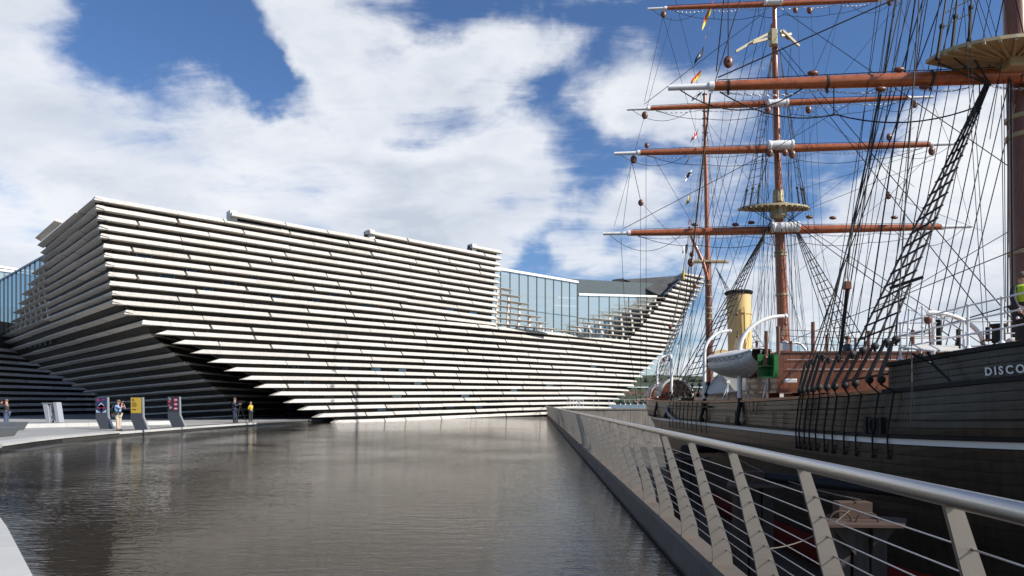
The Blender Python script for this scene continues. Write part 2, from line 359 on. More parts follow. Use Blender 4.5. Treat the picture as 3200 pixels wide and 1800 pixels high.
# plaza edge (x, y) running away on the left, then along under the museum
EDGE = [(-19.4, 25.9), (-20.3, 29.0), (-20.8, 31.6), (-21.2, 36.8), (-21.0, 41.0), (-20.8, 46.0), (-19.9, 53.0), (-18.3, 60.0), (-16.5, 64.5)]
NEAR = [(-0.6, 1.6), (-4.46, 6.26), (-6.5, 8.7), (-14.2, 17.5)]            # near quay edge at the lower left
# rail line
def rail_x(y): return 2.12 + (y - 6.68) * 0.0318
RY0, RY1 = 1.0, 95.0
g = MB()
g.add([(-9000,-200,-6.6),(9000,-200,-6.6),(9000,12000,-6.6),(-9000,12000,-6.6)], [(0,1,2,3)])
tag(g.build('river_water', M_river), kind='structure')
g = MB()   # the land below the museum and the quay, and the dock bed
g.box((-160, -60, -6.65), (rail_x(0) - .1 + 2.4, 138, -4.1))
tag(g.build('quay_ground', M_quay), kind='structure')
g = MB(); g.box((1.2, -60, -6.64), (60, 86, -4.0)); tag(g.build('dock_floor', M_mud), kind='structure')
# pool water
g = MB()
poly = [(-0.6, 1.2), (rail_x(1.2)-.30, 1.2), (rail_x(108)-.33, 108)] + [(5, 112), (-25, 112), (-25, 70)] + [(x-.5, y) for x, y in reversed(EDGE)] + [(-14.2, 16), (-6.7, 8.5)]
g.add([(x, y, ZW) for x, y in poly], [tuple(range(len(poly)))])
tag(g.build('pool_water', M_pool), kind='structure')
# ground body under the plaza (joint coloured), paving slabs on it
def offset_poly(pts, dist):
    out = []
    for i, p in enumerate(pts):
        a = Vector(pts[max(i-1, 0)]); b = Vector(pts[min(i+1, len(pts)-1)]); t = (b - a).normalized()
        out.append((p[0] - t.y*dist, p[1] + t.x*dist))
    return out
ground = NEAR + EDGE + [(-16.5, 120), (-150, 120), (-150, -50), (-0.6, -50)]
g = MB(); g.prism(ground, -4.2, -0.012)
tag(g.build('plaza_ground', M_joint), kind='structure')
# paving: strips of slabs left of the pool, each slab its own piece
pv = bpy.data.objects.new('plaza_paving', None); COL.objects.link(pv); tag(pv, kind='structure')
def edge_x(y):
    E = [(-0.6, 1.6), (-4.46, 6.26), (-6.5, 8.7)] + EDGE
    for a, b in zip(E, E[1:]):
        if a[1] <= y <= b[1]: return a[0] + (b[0]-a[0])*(y-a[1])/(b[1]-a[1])
    return E[-1][0]
slab_me = {}
def paving_slab(x, y, w, h):
    key = (round(w, 2), round(h, 2))
    if key not in slab_me:
        b = MB(); e = .006
        b.box((-w/2+e, -h/2+e, -0.05), (w/2-e, h/2-e, 0.0))
        me = bpy.data.meshes.new('paving_slab'); me.from_pydata(b.v, [], b.f); me.materials.append(M_pave); slab_me[key] = me
    o = bpy.data.objects.new('paving_slab', slab_me[key]); COL.objects.link(o); o.location = (x, y, random.uniform(-.001, .001)); o.parent = pv
cnt = 0
y = 27.0
while y < 60:
    h = 1.2 if y < 38 else 2.4
    x = edge_x(y + h/2) - 0.75
    col_ = 0
    while x > -0.80*(y+h) - 1 and col_ < 12 and cnt < 290:
        w = 1.2 if y < 38 else 2.4
        if x - w < -0.80*(y+h) - 3: break
        paving_slab(x - w/2 - .9, y + h/2, w, h); x -= w; col_ += 1; cnt += 1
    y += h
# rest of paving as one sheet slightly lower
g = MB()
inner = [(edge_x(y)-0.9, y) for y in (26, 30, 34, 38, 42, 46, 52, 58, 63)]
g.prism(inner + [(-100, 118), (-100, 26)], -.02, -0.006)
tag(g.build('plaza_surface', M_pave), kind='structure')
# pale kerb stones along the pool, and near quay coping
kb = bpy.data.objects.new('pool_kerb', None); COL.objects.link(kb); tag(kb, kind='structure')
def kerb_run(pts, width, z0, z1, m, step=1.5, over=0.06):
    seg = []
    for a, b in zip(pts, pts[1:]):
        a = Vector(a); b = Vector(b); n = max(1, round((b-a).length/step))
        seg += [(a + (b-a)*i/n, a + (b-a)*(i+1)/n) for i in range(n)]
    for a, b in seg:
        t = (b-a).normalized(); nx = Vector((-t.y, t.x))
        q = MB(); a2 = a + t*.010; b2 = b - t*.010
        q.prism([tuple(a2 - nx*over), tuple(b2 - nx*over), tuple(b2 + nx*width), tuple(a2 + nx*width)], z0, z1)
        o = q.build('kerb_stone', m, kb)
kerb_run(EDGE[:4], 0.85, -0.10, 0.004, M_kerbw, 1.2)
kerb_run(EDGE[3:-2], 0.75, -0.16, -0.03, M_kerbw, 1.6)
kerb_run([(-18.0, 60.5), (-16.5, 64.5)], 0.6, -.16, -.03, M_roof)
kerb_run(NEAR + [(-19.4, 25.9)], 1.6, -.13, 0.002, M_kerbw, 1.9, 0.05)
kerb_run([(-0.6, -2.0), (-0.6, 1.6)], 3.0, -.13, 0.002, M_kerbw, 1.8, 0.05)
g = MB()
for pts in (EDGE, NEAR + [EDGE[0]]):
    for a, b in zip(pts, pts[1:]):
        g.add([(a[0], a[1], -.10), (b[0], b[1], -.10), (b[0], b[1], -1.2), (a[0], a[1], -1.2)], [(0, 1, 2, 3)])
tag(g.build('pool_wall', M_wet), kind='structure')
# low ledge in the water along the left edge
g = MB(); off = offset_poly(EDGE[:3], -1.1)
g.prism([tuple(p) for p in EDGE[:3]] + [tuple(p) for p in reversed(off)], -1.0, ZW + .012); tag(g.build('pool_ledge', M_wet), kind='structure')
# stepped terrace with pale block face
st = bpy.data.objects.new('terrace_step', None); COL.objects.link(st); tag(st, kind='structure')
T0, T1 = Vector((-34.0, 35.6)), Vector((-23.6, 47.6))
g = MB(); g.prism([tuple(T0 + (T1-T0)*-1.0), tuple(T1), (-24.2, 49.5), (-60, 60), (-80, 30)], 0.002, 0.225); g.build('terrace_top', M_pave, st)
t = (T1-T0).normalized(); nx = Vector((t.y, -t.x)); Ls = (T1-T0).length
s = -14.0
while s < Ls - .2:
    w = min(random.choice((0.9, 1.2, 1.5)), Ls - s)
    a = T0 + t*s + nx*.02; b = T0 + t*(s+w-.012) + nx*.02
    q = MB(); q.prism([tuple(a), tuple(b), tuple(b - nx*.35), tuple(a - nx*.35)], 0.004, 0.245); q.build('step_block', M_kerbw, st)
    s += w

# ---------------------------------------------------------------- right kerb and balustrade
kp = bpy.data.objects.new('sloping_kerb', None); COL.objects.link(kp); tag(kp, kind='structure')
def kerb_section(y0, y1):
    q = MB(); vs = []
    for y in (y0, y1):
        x = rail_x(y)
        vs += [(x-.27, y, ZW-.5), (x-.225, y, ZW+.02), (x-.185, y, -.055), (x-.155, y, 0.0), (x+.055, y, 0.0), (x+.07, y, -.015), (x+.07, y, -4.2)]
    n = 7
    fs = [(i, i+n, (i+1)+n, i+1) for i in range(n-1)] + [tuple(range(n)), tuple(reversed(range(n, 2*n)))]
    fs = [tuple(reversed(f)) for f in fs]
    q.add(vs, fs); return q.build('kerb_section', M_kerb, kp)
y = RY0 - 3
while y < RY1:
    kerb_section(y, y + 2.98 - .012); y += 2.98
bal = empty('balustrade', (rail_x(6.7), 6.7, 0), 'long stainless steel balustrade with leaning blade posts and cables along the pool edge', 'railing')
def top_h(y): return 1.24 - (y - 6.68) / 88.0 * 0.21
# blade post: plate across the rail line, wide at the knee, leaning over the pool
def blade_mesh(h):
    pr = [(-.135, 0), (.095, 0), (.092, .30), (-.185, h), (-.255, h)]   # x right of foot line (towards the dock +)
    k = h/1.24
    mid = [(-.150, 0.0), (.050, 0.0), (.040, .10), (.026, .165), (-.069, .453*k), (-.147, .65*k), (-.218, .876*k), (-.335, h-.02), (-.400, h-.02), (-.308, .876*k), (-.261, .65*k), (-.206, .453*k), (-.158, .20), (-.150, .12)]
    b = MB(); t = .010
    n = len(mid); vs = [(x, -t, z) for x, z in mid] + [(x, t, z) for x, z in mid]
    fs = [tuple(range(n)), tuple(reversed(range(n, 2*n)))] + [((i+1) % n, i, i+n, (i+1) % n + n) for i in range(n)]
    b.add(vs, fs)
    for k in range(9):
        z = .12 + k * (h-.22) / 9.0 + .02
        xx = rail_cable_x(z, h)
        b.tube([(xx, -.017, z), (xx, .017, z)], .0075, 6)
    me = bpy.data.meshes.new('post'); me.from_pydata(b.v, [], b.f); me.materials.append(M_blade); return me
def rail_cable_x(z, h):
    if z < .17: return -.01
    return -.01 + (z - .17) / (h - .17) * (-.345)
pm = {}
POSTS = []
y = 6.72 - 1.40*4
while y < RY1 - 1:
    POSTS.append(y); y += 1.40
for y in POSTS:
    h = top_h(y); key = round(h, 2)
    if key not in pm: pm[key] = blade_mesh(key)
    o = bpy.data.objects.new('post', pm[key]); COL.objects.link(o); attach(o, bal); o.location = (rail_x(y), y, 0)
def rail_pt(y): return (rail_x(y) - .368, y, top_h(y) - .004)
ys = [RY0 + (RY1-RY0) * (k/24.0)**1.5 for k in range(25)]
g = MB(); g.tube([rail_pt(y) for y in ys], .038, 20); g.build('handrail', M_steel, bal, smooth=True)
for k in range(9):
    g = MB()
    pts = []
    for y in ys:
        h = top_h(y); z = .12 + k*(h-.22)/9.0 + .02
        pts.append((rail_x(y) + rail_cable_x(z, h), y, z))
    g.tube(pts, .0042, 6); g.build('cable', M_cable, bal, smooth=True)
g = MB(); y = RY1; x = rail_x(y)
g.box((x-.40, y-.02, .003), (x+.05, y+.05, 1.03)); g.build('end_panel', M_blade, bal)

# far quay wall of the dock, with a galvanised fence
q = empty('quay_wall', (11, 84, -4), 'stained concrete quay wall closing the far end of the dock', 'wall')
for k in range(9):
    g = MB(); x0 = 5.0 + k*3.2
    g.box((x0, 84.0 + random.uniform(-.02, .02), -6.6), (x0+3.185, 86.5, .60)); g.build('wall_panel', M_quay, q)
g = MB(); g.box((5.0, 83.9, .602), (33.8, 86.6, .74)); g.build('coping', M_quay, q)
fe = empty('fence', (14, 84.4, .74), 'galvanised post and rail fence on top of the far quay wall', 'fence')
fx = [6.9 + .95*k + (0.35 if k % 2 else 0) for k in range(16)]
for x in fx:
    g = MB(); g.beam((x, 84.4, .742), (x, 84.4, 1.86), .05, .05); g.build('fence_post', M_galv, fe)
for z in (1.86, 1.42):
    g = MB(); g.tube([(6.6, 84.4, z), (24, 84.4, z)], .026, 6); g.build('fence_rail', M_galv, fe)
cg = empty('ladder_cage', (7.9, 83.2, .74), 'small white framed gate cage at the left end of the far fence', 'gate')
for x in (7.1, 7.5, 7.9, 8.3, 8.7):
    g = MB(); g.beam((x, 83.4, .742), (x, 83.4, 1.80), .06, .06); g.build('upright', M_white, cg)
for z in (.85, 1.3, 1.8):
    g = MB(); g.beam((7.07, 83.36, z), (8.73, 83.36, z), .05, .05); g.build('cross_bar', M_white, cg)
# small floodlights in a row on the far fence
for k, px in enumerate((1555, 1567, 1580, 1598, 1612, 1624)):
    b = MB(); c = P(px, 1014, 84.0); b.obox(c, (.24, 0, -.10), (0, .07, 0), (.05, 0, .11))
    b.obox(c + Vector((.30, -.01, -.14)), (.07, 0, -.02), (0, .06, 0), (.02, 0, .08), 1)
    tag(b.build('spotlight', [M_black, M_white]), 'small black floodlight with a pale glass on the far quay fence, %s' % ('first', 'second', 'third', 'fourth', 'fifth', 'sixth')[k] + ' from the left', 'floodlight', 'floodlights on the far quay fence')

# ---------------------------------------------------------------- far shore
M_hillfield = mat('hill_fields', (0.10, 0.125, 0.040), 0.9, var=0.4, scale=0.006, col2=(0.14, 0.135, 0.06), contrast=2.5)
M_woods = mat('hill_woods', (0.030, 0.045, 0.022), 0.95, scale=0.03, col2=(0.045, 0.060, 0.028))
def hill(name, y0, z_fn, m, x0=-2500, x1=4200, n=140, ytop=None, zbase=-6.5):
    b = MB(); vs = []
    R = 6
    for i in range(n+1):
        x = x0 + (x1-x0)*i/n; zt = z_fn(x)
        for j in range(R+1):
            f = j / R
            vs.append((x + 40*math.sin(j*2.1 + i*.3), y0 + f*(ytop-y0), zbase + (zt-zbase)*(f**.8) + (4*math.sin(i*.9+j*1.7) if 0 < j < R else 0)))
    fs = [(i*(R+1)+j, (i+1)*(R+1)+j, (i+1)*(R+1)+j+1, i*(R+1)+j+1) for i in range(n) for j in range(R)]
    b.add(vs, fs); o = b.build(name, m, smooth='full'); return tag(o, kind='structure')
hill('hillside', 2060, lambda x: 80 + 10*math.sin(x/310.+1) + 6*math.sin(x/120.), M_hillfield, ytop=3700)
hill('hill_ridge', 3150, lambda x: 150 + 14*math.sin(x/430.) + 7*math.sin(x/170.+2), M_woods, ytop=4300, zbase=70)
# clumps of trees on the far slope, as one far-off mass
b = MB(); rr = random.Random(3)
for i in range(2600):
    band = rr.choice((0, 0, 0, 1, 1, 2))
    if band == 0: y = rr.uniform(2070, 2300); z = -5 + (y-2070)/230*18
    elif band == 1: y = rr.uniform(2350, 2750); z = 20 + (y-2350)/400*22
    else: y = rr.uniform(3420, 3800); z = 96 + (y-3420)/380*28
    x = rr.uniform(.05, .62) * y
    r = rr.uniform(7, 17) * (1.3 if band == 2 else 1)
    b.ball((x, y, z + r*.3), r*1.3, r, r*.75, 5, 3)
tag(b.build('far_woodland', M_woods, smooth='full'), kind='stuff')
M_town = mat('town_houses', (0.42, 0.37, 0.32), 0.9, var=0.5, scale=0.02, contrast=3)
M_townroof = mat('town_roofs', (0.16, 0.085, 0.065), 0.9, var=0.5, scale=0.02, contrast=3)
b = MB()
for i in range(900):
    y = rr.uniform(2065, 2420); x = rr.uniform(.08, .60) * y; z = -4 + (y-2070)/350*36; w = rr.uniform(4, 9); h = rr.uniform(4, 7); dd = 5
    b.box((x-w, y-dd, z-4), (x+w, y+dd, z+h))
    b.add([(x-w-.5, y-dd-.5, z+h), (x+w+.5, y-dd-.5, z+h), (x+w+.5, y+dd, z+h), (x-w-.5, y+dd, z+h), (x-w, y, z+h+4), (x+w, y, z+h+4)], [(0,1,5,4), (2,3,4,5), (0,4,3), (1,2,5)], 1)
tag(b.build('far_town', [M_town, M_townroof]), kind='stuff')

# ================================================================ museum
mus = empty('museum', (-10, 70, 0), 'large museum clad in rows of pale stone slabs, its prow leaning over the pool', 'museum')
A_px = {0:(240,492),1:(245,514.5),2:(249,540),3:(252,564),4:(256,586.5),5:(262,612),6:(265,635),7:(268,658),8:(275,683),9:(278,706),10:(285,731),11:(286,753),12:(316,779),13:(360,805),14:(422,831),15:(466,855),16:(512,879),17:(555,902),18:(596,924),19:(635,945),20:(671.5,965.5),21:(709,985),22:(745,1003.5),23:(780,1022),24:(815,1040.5),25:(853,1057)}
def A_d(i): return 49.2 + 1.4*i/11 if i <= 11 else 50.6 + (i-11)/14.0*11.4
M_y = {4:688.3,5:705.6,6:722,7:740.3,8:757.6,9:775,10:793,11:810.4,12:828.3,13:847,14:863.5,15:881.7,16:898.5,17:915.8,18:933.7,19:950.5,20:967.6,21:985.2,22:1001.7,23:1018.5,24:1036.4,25:1053.7}
for i in (3,2,1,0,-1,-2): M_y[i] = M_y[4] - 17.3*(4-i)
B_y = {10:818.4,11:833.8,12:850.4,13:865.8,14:881.8,15:896.4,16:911.8,17:926.4,18:941.8,19:956.4,20:971,21:984.8,22:999.8,23:1013.2,24:1028.4,25:1041.8}
C_y = {9:831.8,10:842.4,11:853.8,12:869,13:883,14:896,15:909.8,16:922.8,17:935,18:948.4,19:961.8,20:973,21:985.8,22:997.8,23:1010.4,24:1021.8,25:1033}
E_px = {-6:(1769,694),-5:(1769,707),-4:(1762,717.5),-3:(1757,728),-2:(1752,740),-1:(1745,750),0:(1736,760),1:(1731,771),2:(1725,780),3:(1722,792),4:(1713,801.6),5:(1708,813),6:(1702,824),7:(1698,835),8:(1694,845),9:(1690,856),10:(1683,866.6),11:(1678,878),12:(1668,888.6),13:(1656,899.6),14:(1644,911.6),15:(1635,923),16:(1620,933.5),17:(1613,944),18:(1600,956),19:(1593,966.6),20:(1580,978.4),21:(1568.6,989),22:(1557,1000),23:(1547,1012),24:(1537,1023),25:(1527,1034)}
G_px = {-6:(1726,686),-5:(1722,695),-4:(1712,706),-3:(1702,715),-2:(1692,726),-1:(1682,735),0:(1675,748),1:(1665,759),2:(1656,769),3:(1647,780),4:(1636,790),5:(1628,801),6:(1619,812),7:(1610,823),8:(1598,834),9:(1589,845)}
LV_px = {0:(1644,746.6),1:(1625,756),2:(1606,765),3:(1580,773),4:(1555,782),5:(1529,790),6:(1501,800),7:(1474,810),8:(1446,820),9:(1416,831)}
LR_px = {3:(1284,727),4:(1304,744),5:(1325,762),6:(1338,778),7:(1357,795),8:(1373,811),9:(1390,826)}
Lf_px = {-1:(94,593),0:(99,612),1:(105,631),2:(104,651),3:(84,686),4:(74,713),5:(59,738),6:(51,762),7:(37,785),8:(31,807),9:(18,827),10:(0,847),11:(1,862.5),12:(19,879),13:(48,894),14:(75.5,909),15:(100,924),16:(129,938),17:(161,953),18:(185.5,967),19:(214,982.5),20:(246,997),21:(275,1011),22:(320,1026),23:(340,1041),24:(359,1056)}
def L_d(i):
    T = [(-1,64.5),(2,65.5),(5,70),(8,74),(11,77),(14,76),(17,74),(20,72),(24,66)]
    for a, b in zip(T, T[1:]):
        if a[0] <= i <= b[0]: return a[1] + (b[1]-a[1])*(i-a[0])/(b[0]-a[0])
    return 66
S_px = {14:(379,837),15:(409,862),16:(438,886),17:(466,909),18:(492,932),19:(515,953),20:(540,973),21:(563,992),22:(580,1010),23:(596,1027),24:(606,1043)}
def S_d(i): return 56 + (i-14)*1.0
def plan(a): return Vector((a[0], a[1]))
class Row:
    """A polyline of 3D points (top outer edge of one course of slabs), left to right."""
    def __init__(s, pts):
        s.p = [Vector(p) for p in pts]; s.l = [0]
        for a, b in zip(s.p, s.p[1:]): s.l.append(s.l[-1] + (b-a).length)
        s.len = s.l[-1]
        s.segn = []
        for a, b in zip(s.p, s.p[1:]):
            t = Vector((b.x-a.x, b.y-a.y, 0)).normalized(); s.segn.append(Vector((t.y, -t.x, 0)))
        s.n = [s.segn[0]]
        for i in range(1, len(s.p)-1):
            m = (s.segn[i-1] + s.segn[i]).normalized(); s.n.append(m / max(.5, m.dot(s.segn[i])))
        s.n.append(s.segn[-1])
    def at(s, d):
        d = max(0, min(s.len, d))
        for i in range(len(s.p)-1):
            if d <= s.l[i+1] + 1e-6:
                L0 = s.l[i+1]-s.l[i]; f = (d - s.l[i]) / L0
                nn = s.segn[i]
                if f < 1e-4 : nn = s.n[i]
                if f > 1-1e-4: nn = s.n[i+1]
                t = (s.p[i+1]-s.p[i]).normalized()
                return s.p[i].lerp(s.p[i+1], f), nn, t
    def piece(s, a, b, prof, hip0=0, hip1=0, nofs=0, zofs=0):
        if not hip0: hip0 = -.10
        if not hip1: hip1 = .10
        st = [a] + [x for x in s.l[1:-1] if a + .05 < x < b - .05] + [b]
        vs = []; m = len(prof)
        zmin = min(z for n, z in prof)
        for k, d in enumerate(st):
            p, n, t = s.at(d)
            if 0 < k < len(st)-1:
                i = s.l.index(d); n = s.n[i]
            for (pn, pz) in prof:
                q = p + n*(pn+nofs) + Vector((0, 0, pz+zofs))
                if k == 0 and hip0: q = q - t * hip0 * (pz/zmin) + n*0
                if k == len(st)-1 and hip1: q = q + t * hip1 * (pz/zmin)
                vs.append(q)
        fs = [(i*m+j, i*m+(j+1)%m, (i+1)*m+(j+1)%m, (i+1)*m+j) for i in range(len(st)-1) for j in range(m)]
        fs.append(tuple(reversed(range(m)))); fs.append(tuple((len(st)-1)*m + j for j in range(m)))
        fs = [tuple(reversed(f)) for f in fs]
        return vs, fs
    def at_px(s, px):
        for a, b in zip(s.p, s.p[1:]):
            ra = (px - CX)/F
            fa = a.x - ra*a.y; fb = b.x - ra*b.y
            if fa*fb <= 0 and abs(fa-fb) > 1e-9:
                f = fa/(fa-fb); t = Vector((b.x-a.x, b.y-a.y, 0)).normalized()
                return a.lerp(b, f), Vector((t.y, -t.x, 0)), t
        return None
PROF = [(-.11, 0), (.05, -.275), (.05, -.325), (-.75, -.325), (-.75, 0)]
PROF_L = [(-.10, 0), (.12, -.05), (.12, -.075), (-.85, -.13), (-.85, -.02)]
PROF_D = [(-.04, 0), (.06, -.10), (.06, -.14), (-.50, -.26), (-.50, -.02)]
slabs = []      # (weight, verts, faces)
struts = []
def lay(row, a=0, b=None, prof=PROF, lo=3.0, hi=7.0, hip0=0, hip1=0, jit=.06, first=None):
    b = row.len if b is None else b
    s = a; fst = True
    while s < b - .01:
        w = random.uniform(lo, hi)
        if fst and first: w = first
        if b - (s + w) < lo*.6: w = b - s
        e = min(b, s + w)
        gap = random.choice((.03, .06, .13, .17, .20))
        e2 = e if e >= b - .01 else e - gap
        vs, fs = row.piece(s, e2, prof, hip0 if fst else 0, hip1 if e >= b-.01 else 0, random.uniform(-jit, jit), random.uniform(-.012, .012))
        c = sum(vs, Vector())/len(vs)
        slabs.append(((e2-s)/c.y**1.0, vs, fs)); s = e; fst = False
lit_rows = {}; dark_rows = {}; right_rows = {}; sec_rows = {}; back_rows = {}; louv_l = {}; louv_r = {}; left_louv = {}
for i in range(-3, 26):
    if i == -3: pts = [P(1190, 615, 73.7), P(1259, 629, 76)]
    elif i == -2: pts = [P(932, 579, 63.8), P(952, M_y[-2], 64.7), P(1258, 644, 76)]
    elif i == -1: pts = [P(585, 533, 55.3), P(952, M_y[-1], 64.6), P(1256, 660, 76)]
    elif i < 10:
        pts = [P(*A_px[i], A_d(i)), P(952, M_y[i], 64.8), P(1255 - i*1.1, 629+15.2*(i+3), 76)]
    else:
        f = (i-10)/15.
        pts = [P(*A_px[i], A_d(i)), P(952, M_y[i], 64.8+.7*f), P(1227, B_y[i], 75+7*f), P(1453, C_y[i], 91.5), P(*E_px[i], 104 - 2*f)]
    if i == 25: pts[-1] = P(1500, 1031, 97)
    lit_rows[i] = Row(pts)
for i in range(0, 14):
    dark_rows[i] = Row([P(*Lf_px[i], L_d(i)), P(*A_px[i], A_d(i))])
for i in range(14, 25):
    px, py = S_px[i]; d = S_d(i)
    rx = min(A_px[i][0] + 70, 740)
    ry = py + (rx - px) * max(0.0, .217 - (i-15)*.032) * (1 if py < 1010 else 0)
    if py < 985: dr = d * (1010-py) / (1010-ry)
    else: dr = d + 14
    dr = min(dr, d + 16)
    sec_rows[i] = Row([P(*Lf_px[i], L_d(i)), P(px, py, d), P(rx, ry, dr)])
def dplan(px):
    # depth of the wall plane at an image column, continued to the far prow
    for (xa, ya), (xb, yb) in (((-2.66, 75.0), (8.79, 91.5)), ((8.79, 91.5), (23.92, 104.0))):
        q_ = (px-CX)/F; den = (xb-xa) - q_*(yb-ya); t_ = (q_*ya - xa)/den
        if t_ <= 1 or xa > 0: return ya + (yb-ya)*t_
for i in range(-6, 10):
    g_, e_ = G_px[i], E_px[i]
    gd = 99.5 - max(0, i)*0.45 if i >= 0 else 100.0
    right_rows[i] = Row([P(*g_, dplan(g_[0])), P(*e_, dplan(e_[0]))])
for i in LV_px: louv_r[i] = Row([P(*LV_px[i], dplan(LV_px[i][0])), P(*G_px[i], dplan(G_px[i][0]))])
for i in LR_px:
    y0 = 629+15.2*(i+3)
    louv_l[i] = Row([P(1253 - i*1.1, y0, 76.1), P(*LR_px[i], 78.4 + (i-3)*.87)])
for i in range(3, 11):
    a = dark_rows[i]; cut = a.at_px(113)
    if cut:
        left_louv[i] = Row([a.p[0], cut[0]]); dark_rows[i] = Row([cut[0], a.p[1]])
# lay the slabs
for i, r in lit_rows.items():
    lay(r, hip0=(.85 if i >= 14 else (.10 if i >= 0 else .1)), hip1=(.35), first=random.choice((1.9, 2.6, 4.5, 5.5)))
for i, r in dark_rows.items():
    lay(r, prof=PROF_D, hip0=.9 if (i > 10 or i < 3) else 0, hip1=0, jit=.05, lo=4.0, hi=7.5)
lay(Row([P(*Lf_px[-1], 64.4), P(140, 552, 60.0)]), prof=PROF_D, hip0=.9)
for i, r in sec_rows.items():
    lay(r, prof=PROF_D, hip0=.9, jit=.04, lo=3.5, hi=6.5)
for i, r in right_rows.items():
    lay(r, hip0=.1, hip1=.7, lo=3.4, hi=6.0)
for i, r in louv_r.items(): lay(r, prof=PROF_L, hip0=.9, lo=3.0, hi=4.0, jit=.01)
for i, r in louv_l.items(): lay(r, prof=PROF_L, hip1=.9, lo=2.2, hi=3.4, jit=.01)
for i, r in left_louv.items(): lay(r, prof=PROF_L, hip0=.9, lo=3.0, hi=4.5, jit=.01)
# slabs of the other wall beyond the passage
for k in range(11):
    y0 = 869 + k*16.2
    y1 = HZ - (HZ-y0)*.80; y2 = HZ - (HZ-y0)*.72
    back_rows[k] = Row([P(-60, y0, 71), P(215, y1, 88.7), P(420, y2, 98.6)])
    lay(back_rows[k], lo=5, hi=8)
slabs.sort(key=lambda s: -s[0])
for w, vs, fs in slabs[:292]:
    b = MB(); b.add(vs, fs); b.build('cladding_slab', M_slab, mus)
b = MB()
for w, vs, fs in slabs[292:]: b.add(vs, fs)
tag(b.build('distant_cladding_slabs', M_slab, mus), kind='stuff')
# backing walls between the courses
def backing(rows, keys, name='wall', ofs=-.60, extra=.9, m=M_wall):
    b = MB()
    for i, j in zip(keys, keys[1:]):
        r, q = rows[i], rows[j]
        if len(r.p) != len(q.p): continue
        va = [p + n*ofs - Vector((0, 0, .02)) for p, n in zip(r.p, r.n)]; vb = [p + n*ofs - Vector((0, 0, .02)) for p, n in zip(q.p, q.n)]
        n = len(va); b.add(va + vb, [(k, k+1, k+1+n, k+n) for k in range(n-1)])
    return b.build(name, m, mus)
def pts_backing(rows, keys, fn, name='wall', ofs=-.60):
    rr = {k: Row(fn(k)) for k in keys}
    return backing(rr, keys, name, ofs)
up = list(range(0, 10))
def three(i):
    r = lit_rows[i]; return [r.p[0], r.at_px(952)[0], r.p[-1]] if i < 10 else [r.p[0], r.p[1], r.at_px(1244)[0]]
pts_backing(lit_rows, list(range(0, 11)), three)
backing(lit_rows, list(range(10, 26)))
lastp = lit_rows[25].p; b = MB()
va = [p + n*(-.6) for p, n in zip(lastp, lit_rows[25].n)]; vb = [v - Vector((0, 0, 1.6)) for v in va]
b.add(va+vb, [(k, k+1, k+1+len(va), k+len(va)) for k in range(len(va)-1)]); b.build('base_wall', M_wall, mus)
# upper stepped parapet walls
def strip(top_pts, bot_pts, m=M_wall, name='parapet_wall', thick=.5, back=None):
    b = MB(); n = len(top_pts); vs = list(top_pts) + list(bot_pts)
    inn = back or Vector((-.55, .65, 0))
    vs += [p + inn*thick for p in top_pts] + [p + inn*thick for p in bot_pts]
    fs = [(k, k+1, k+1+n, k+n) for k in range(n-1)] + [(k+1, k, k+2*n, k+1+2*n) for k in range(n-1)] + [(0, n, 3*n, 2*n), (n-1, 3*n-1, 4*n-1, 2*n-1)]
    b.add(vs, fs); return b.build(name, m, mus)
def offp(r, d, dz=0, o=-.6):
    p, n, t = r.at(d); return p + n*o + Vector((0, 0, dz))
def par(i, px0, dz):
    r = lit_rows[i]; low = lit_rows[i+1]
    s0 = 0.0
    top = [offp(r, 0, dz), offp(r, r.len, dz)]
    q0 = low.at_px(px0) or (low.p[0], low.n[0], None)
    bot = [q0[0] + q0[1]*-.6, offp(low, low.len)]
    strip(top, bot)
par(-1, 583, -.02); par(-2, 930, -.02); par(-3, 1188, -.02)
for px, py, d in ((581, 533, 55.7), (930, 580, 64.3), (1188, 614, 74.2)):
    c = P(px+1, py+9, d); b = MB(); b.obox(c + Vector((-.1, .35, 0)), (.22, .2, 0), (-.3, .35, 0), (0, 0, .42)); b.build('parapet_end', M_whitet, mus, bevel=.03)
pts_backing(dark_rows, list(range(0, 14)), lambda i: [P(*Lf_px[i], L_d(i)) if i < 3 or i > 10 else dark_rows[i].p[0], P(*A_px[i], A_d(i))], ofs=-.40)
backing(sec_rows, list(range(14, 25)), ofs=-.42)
b = MB(); b.plate([P(330, 700, 80), P(330, 990, 84), P(800, 1060, 84), P(800, 700, 80)], .4); b.build('gap_blocker', M_wall, mus)  # hidden plate added to block sky light leaking between the walls
# link between row 13 (dark wall) and the recessed lower wall, soffit under the prow
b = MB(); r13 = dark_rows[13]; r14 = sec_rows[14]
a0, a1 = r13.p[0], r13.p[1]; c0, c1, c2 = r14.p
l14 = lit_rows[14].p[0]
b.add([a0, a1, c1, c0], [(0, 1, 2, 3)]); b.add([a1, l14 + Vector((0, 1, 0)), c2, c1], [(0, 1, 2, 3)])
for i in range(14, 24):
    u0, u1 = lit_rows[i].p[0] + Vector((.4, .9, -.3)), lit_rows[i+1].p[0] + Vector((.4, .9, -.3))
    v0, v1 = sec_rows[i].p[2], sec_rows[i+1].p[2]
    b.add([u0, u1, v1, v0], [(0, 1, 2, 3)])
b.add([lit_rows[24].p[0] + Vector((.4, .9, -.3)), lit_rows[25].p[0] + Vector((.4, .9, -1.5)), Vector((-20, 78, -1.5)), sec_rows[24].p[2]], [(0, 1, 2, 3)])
b.add([sec_rows[24].p[0], sec_rows[24].p[1], sec_rows[24].p[1] - Vector((0, -.3, 2.2)), sec_rows[24].p[0] - Vector((0, -.3, 2.2))], [(0, 1, 2, 3)])
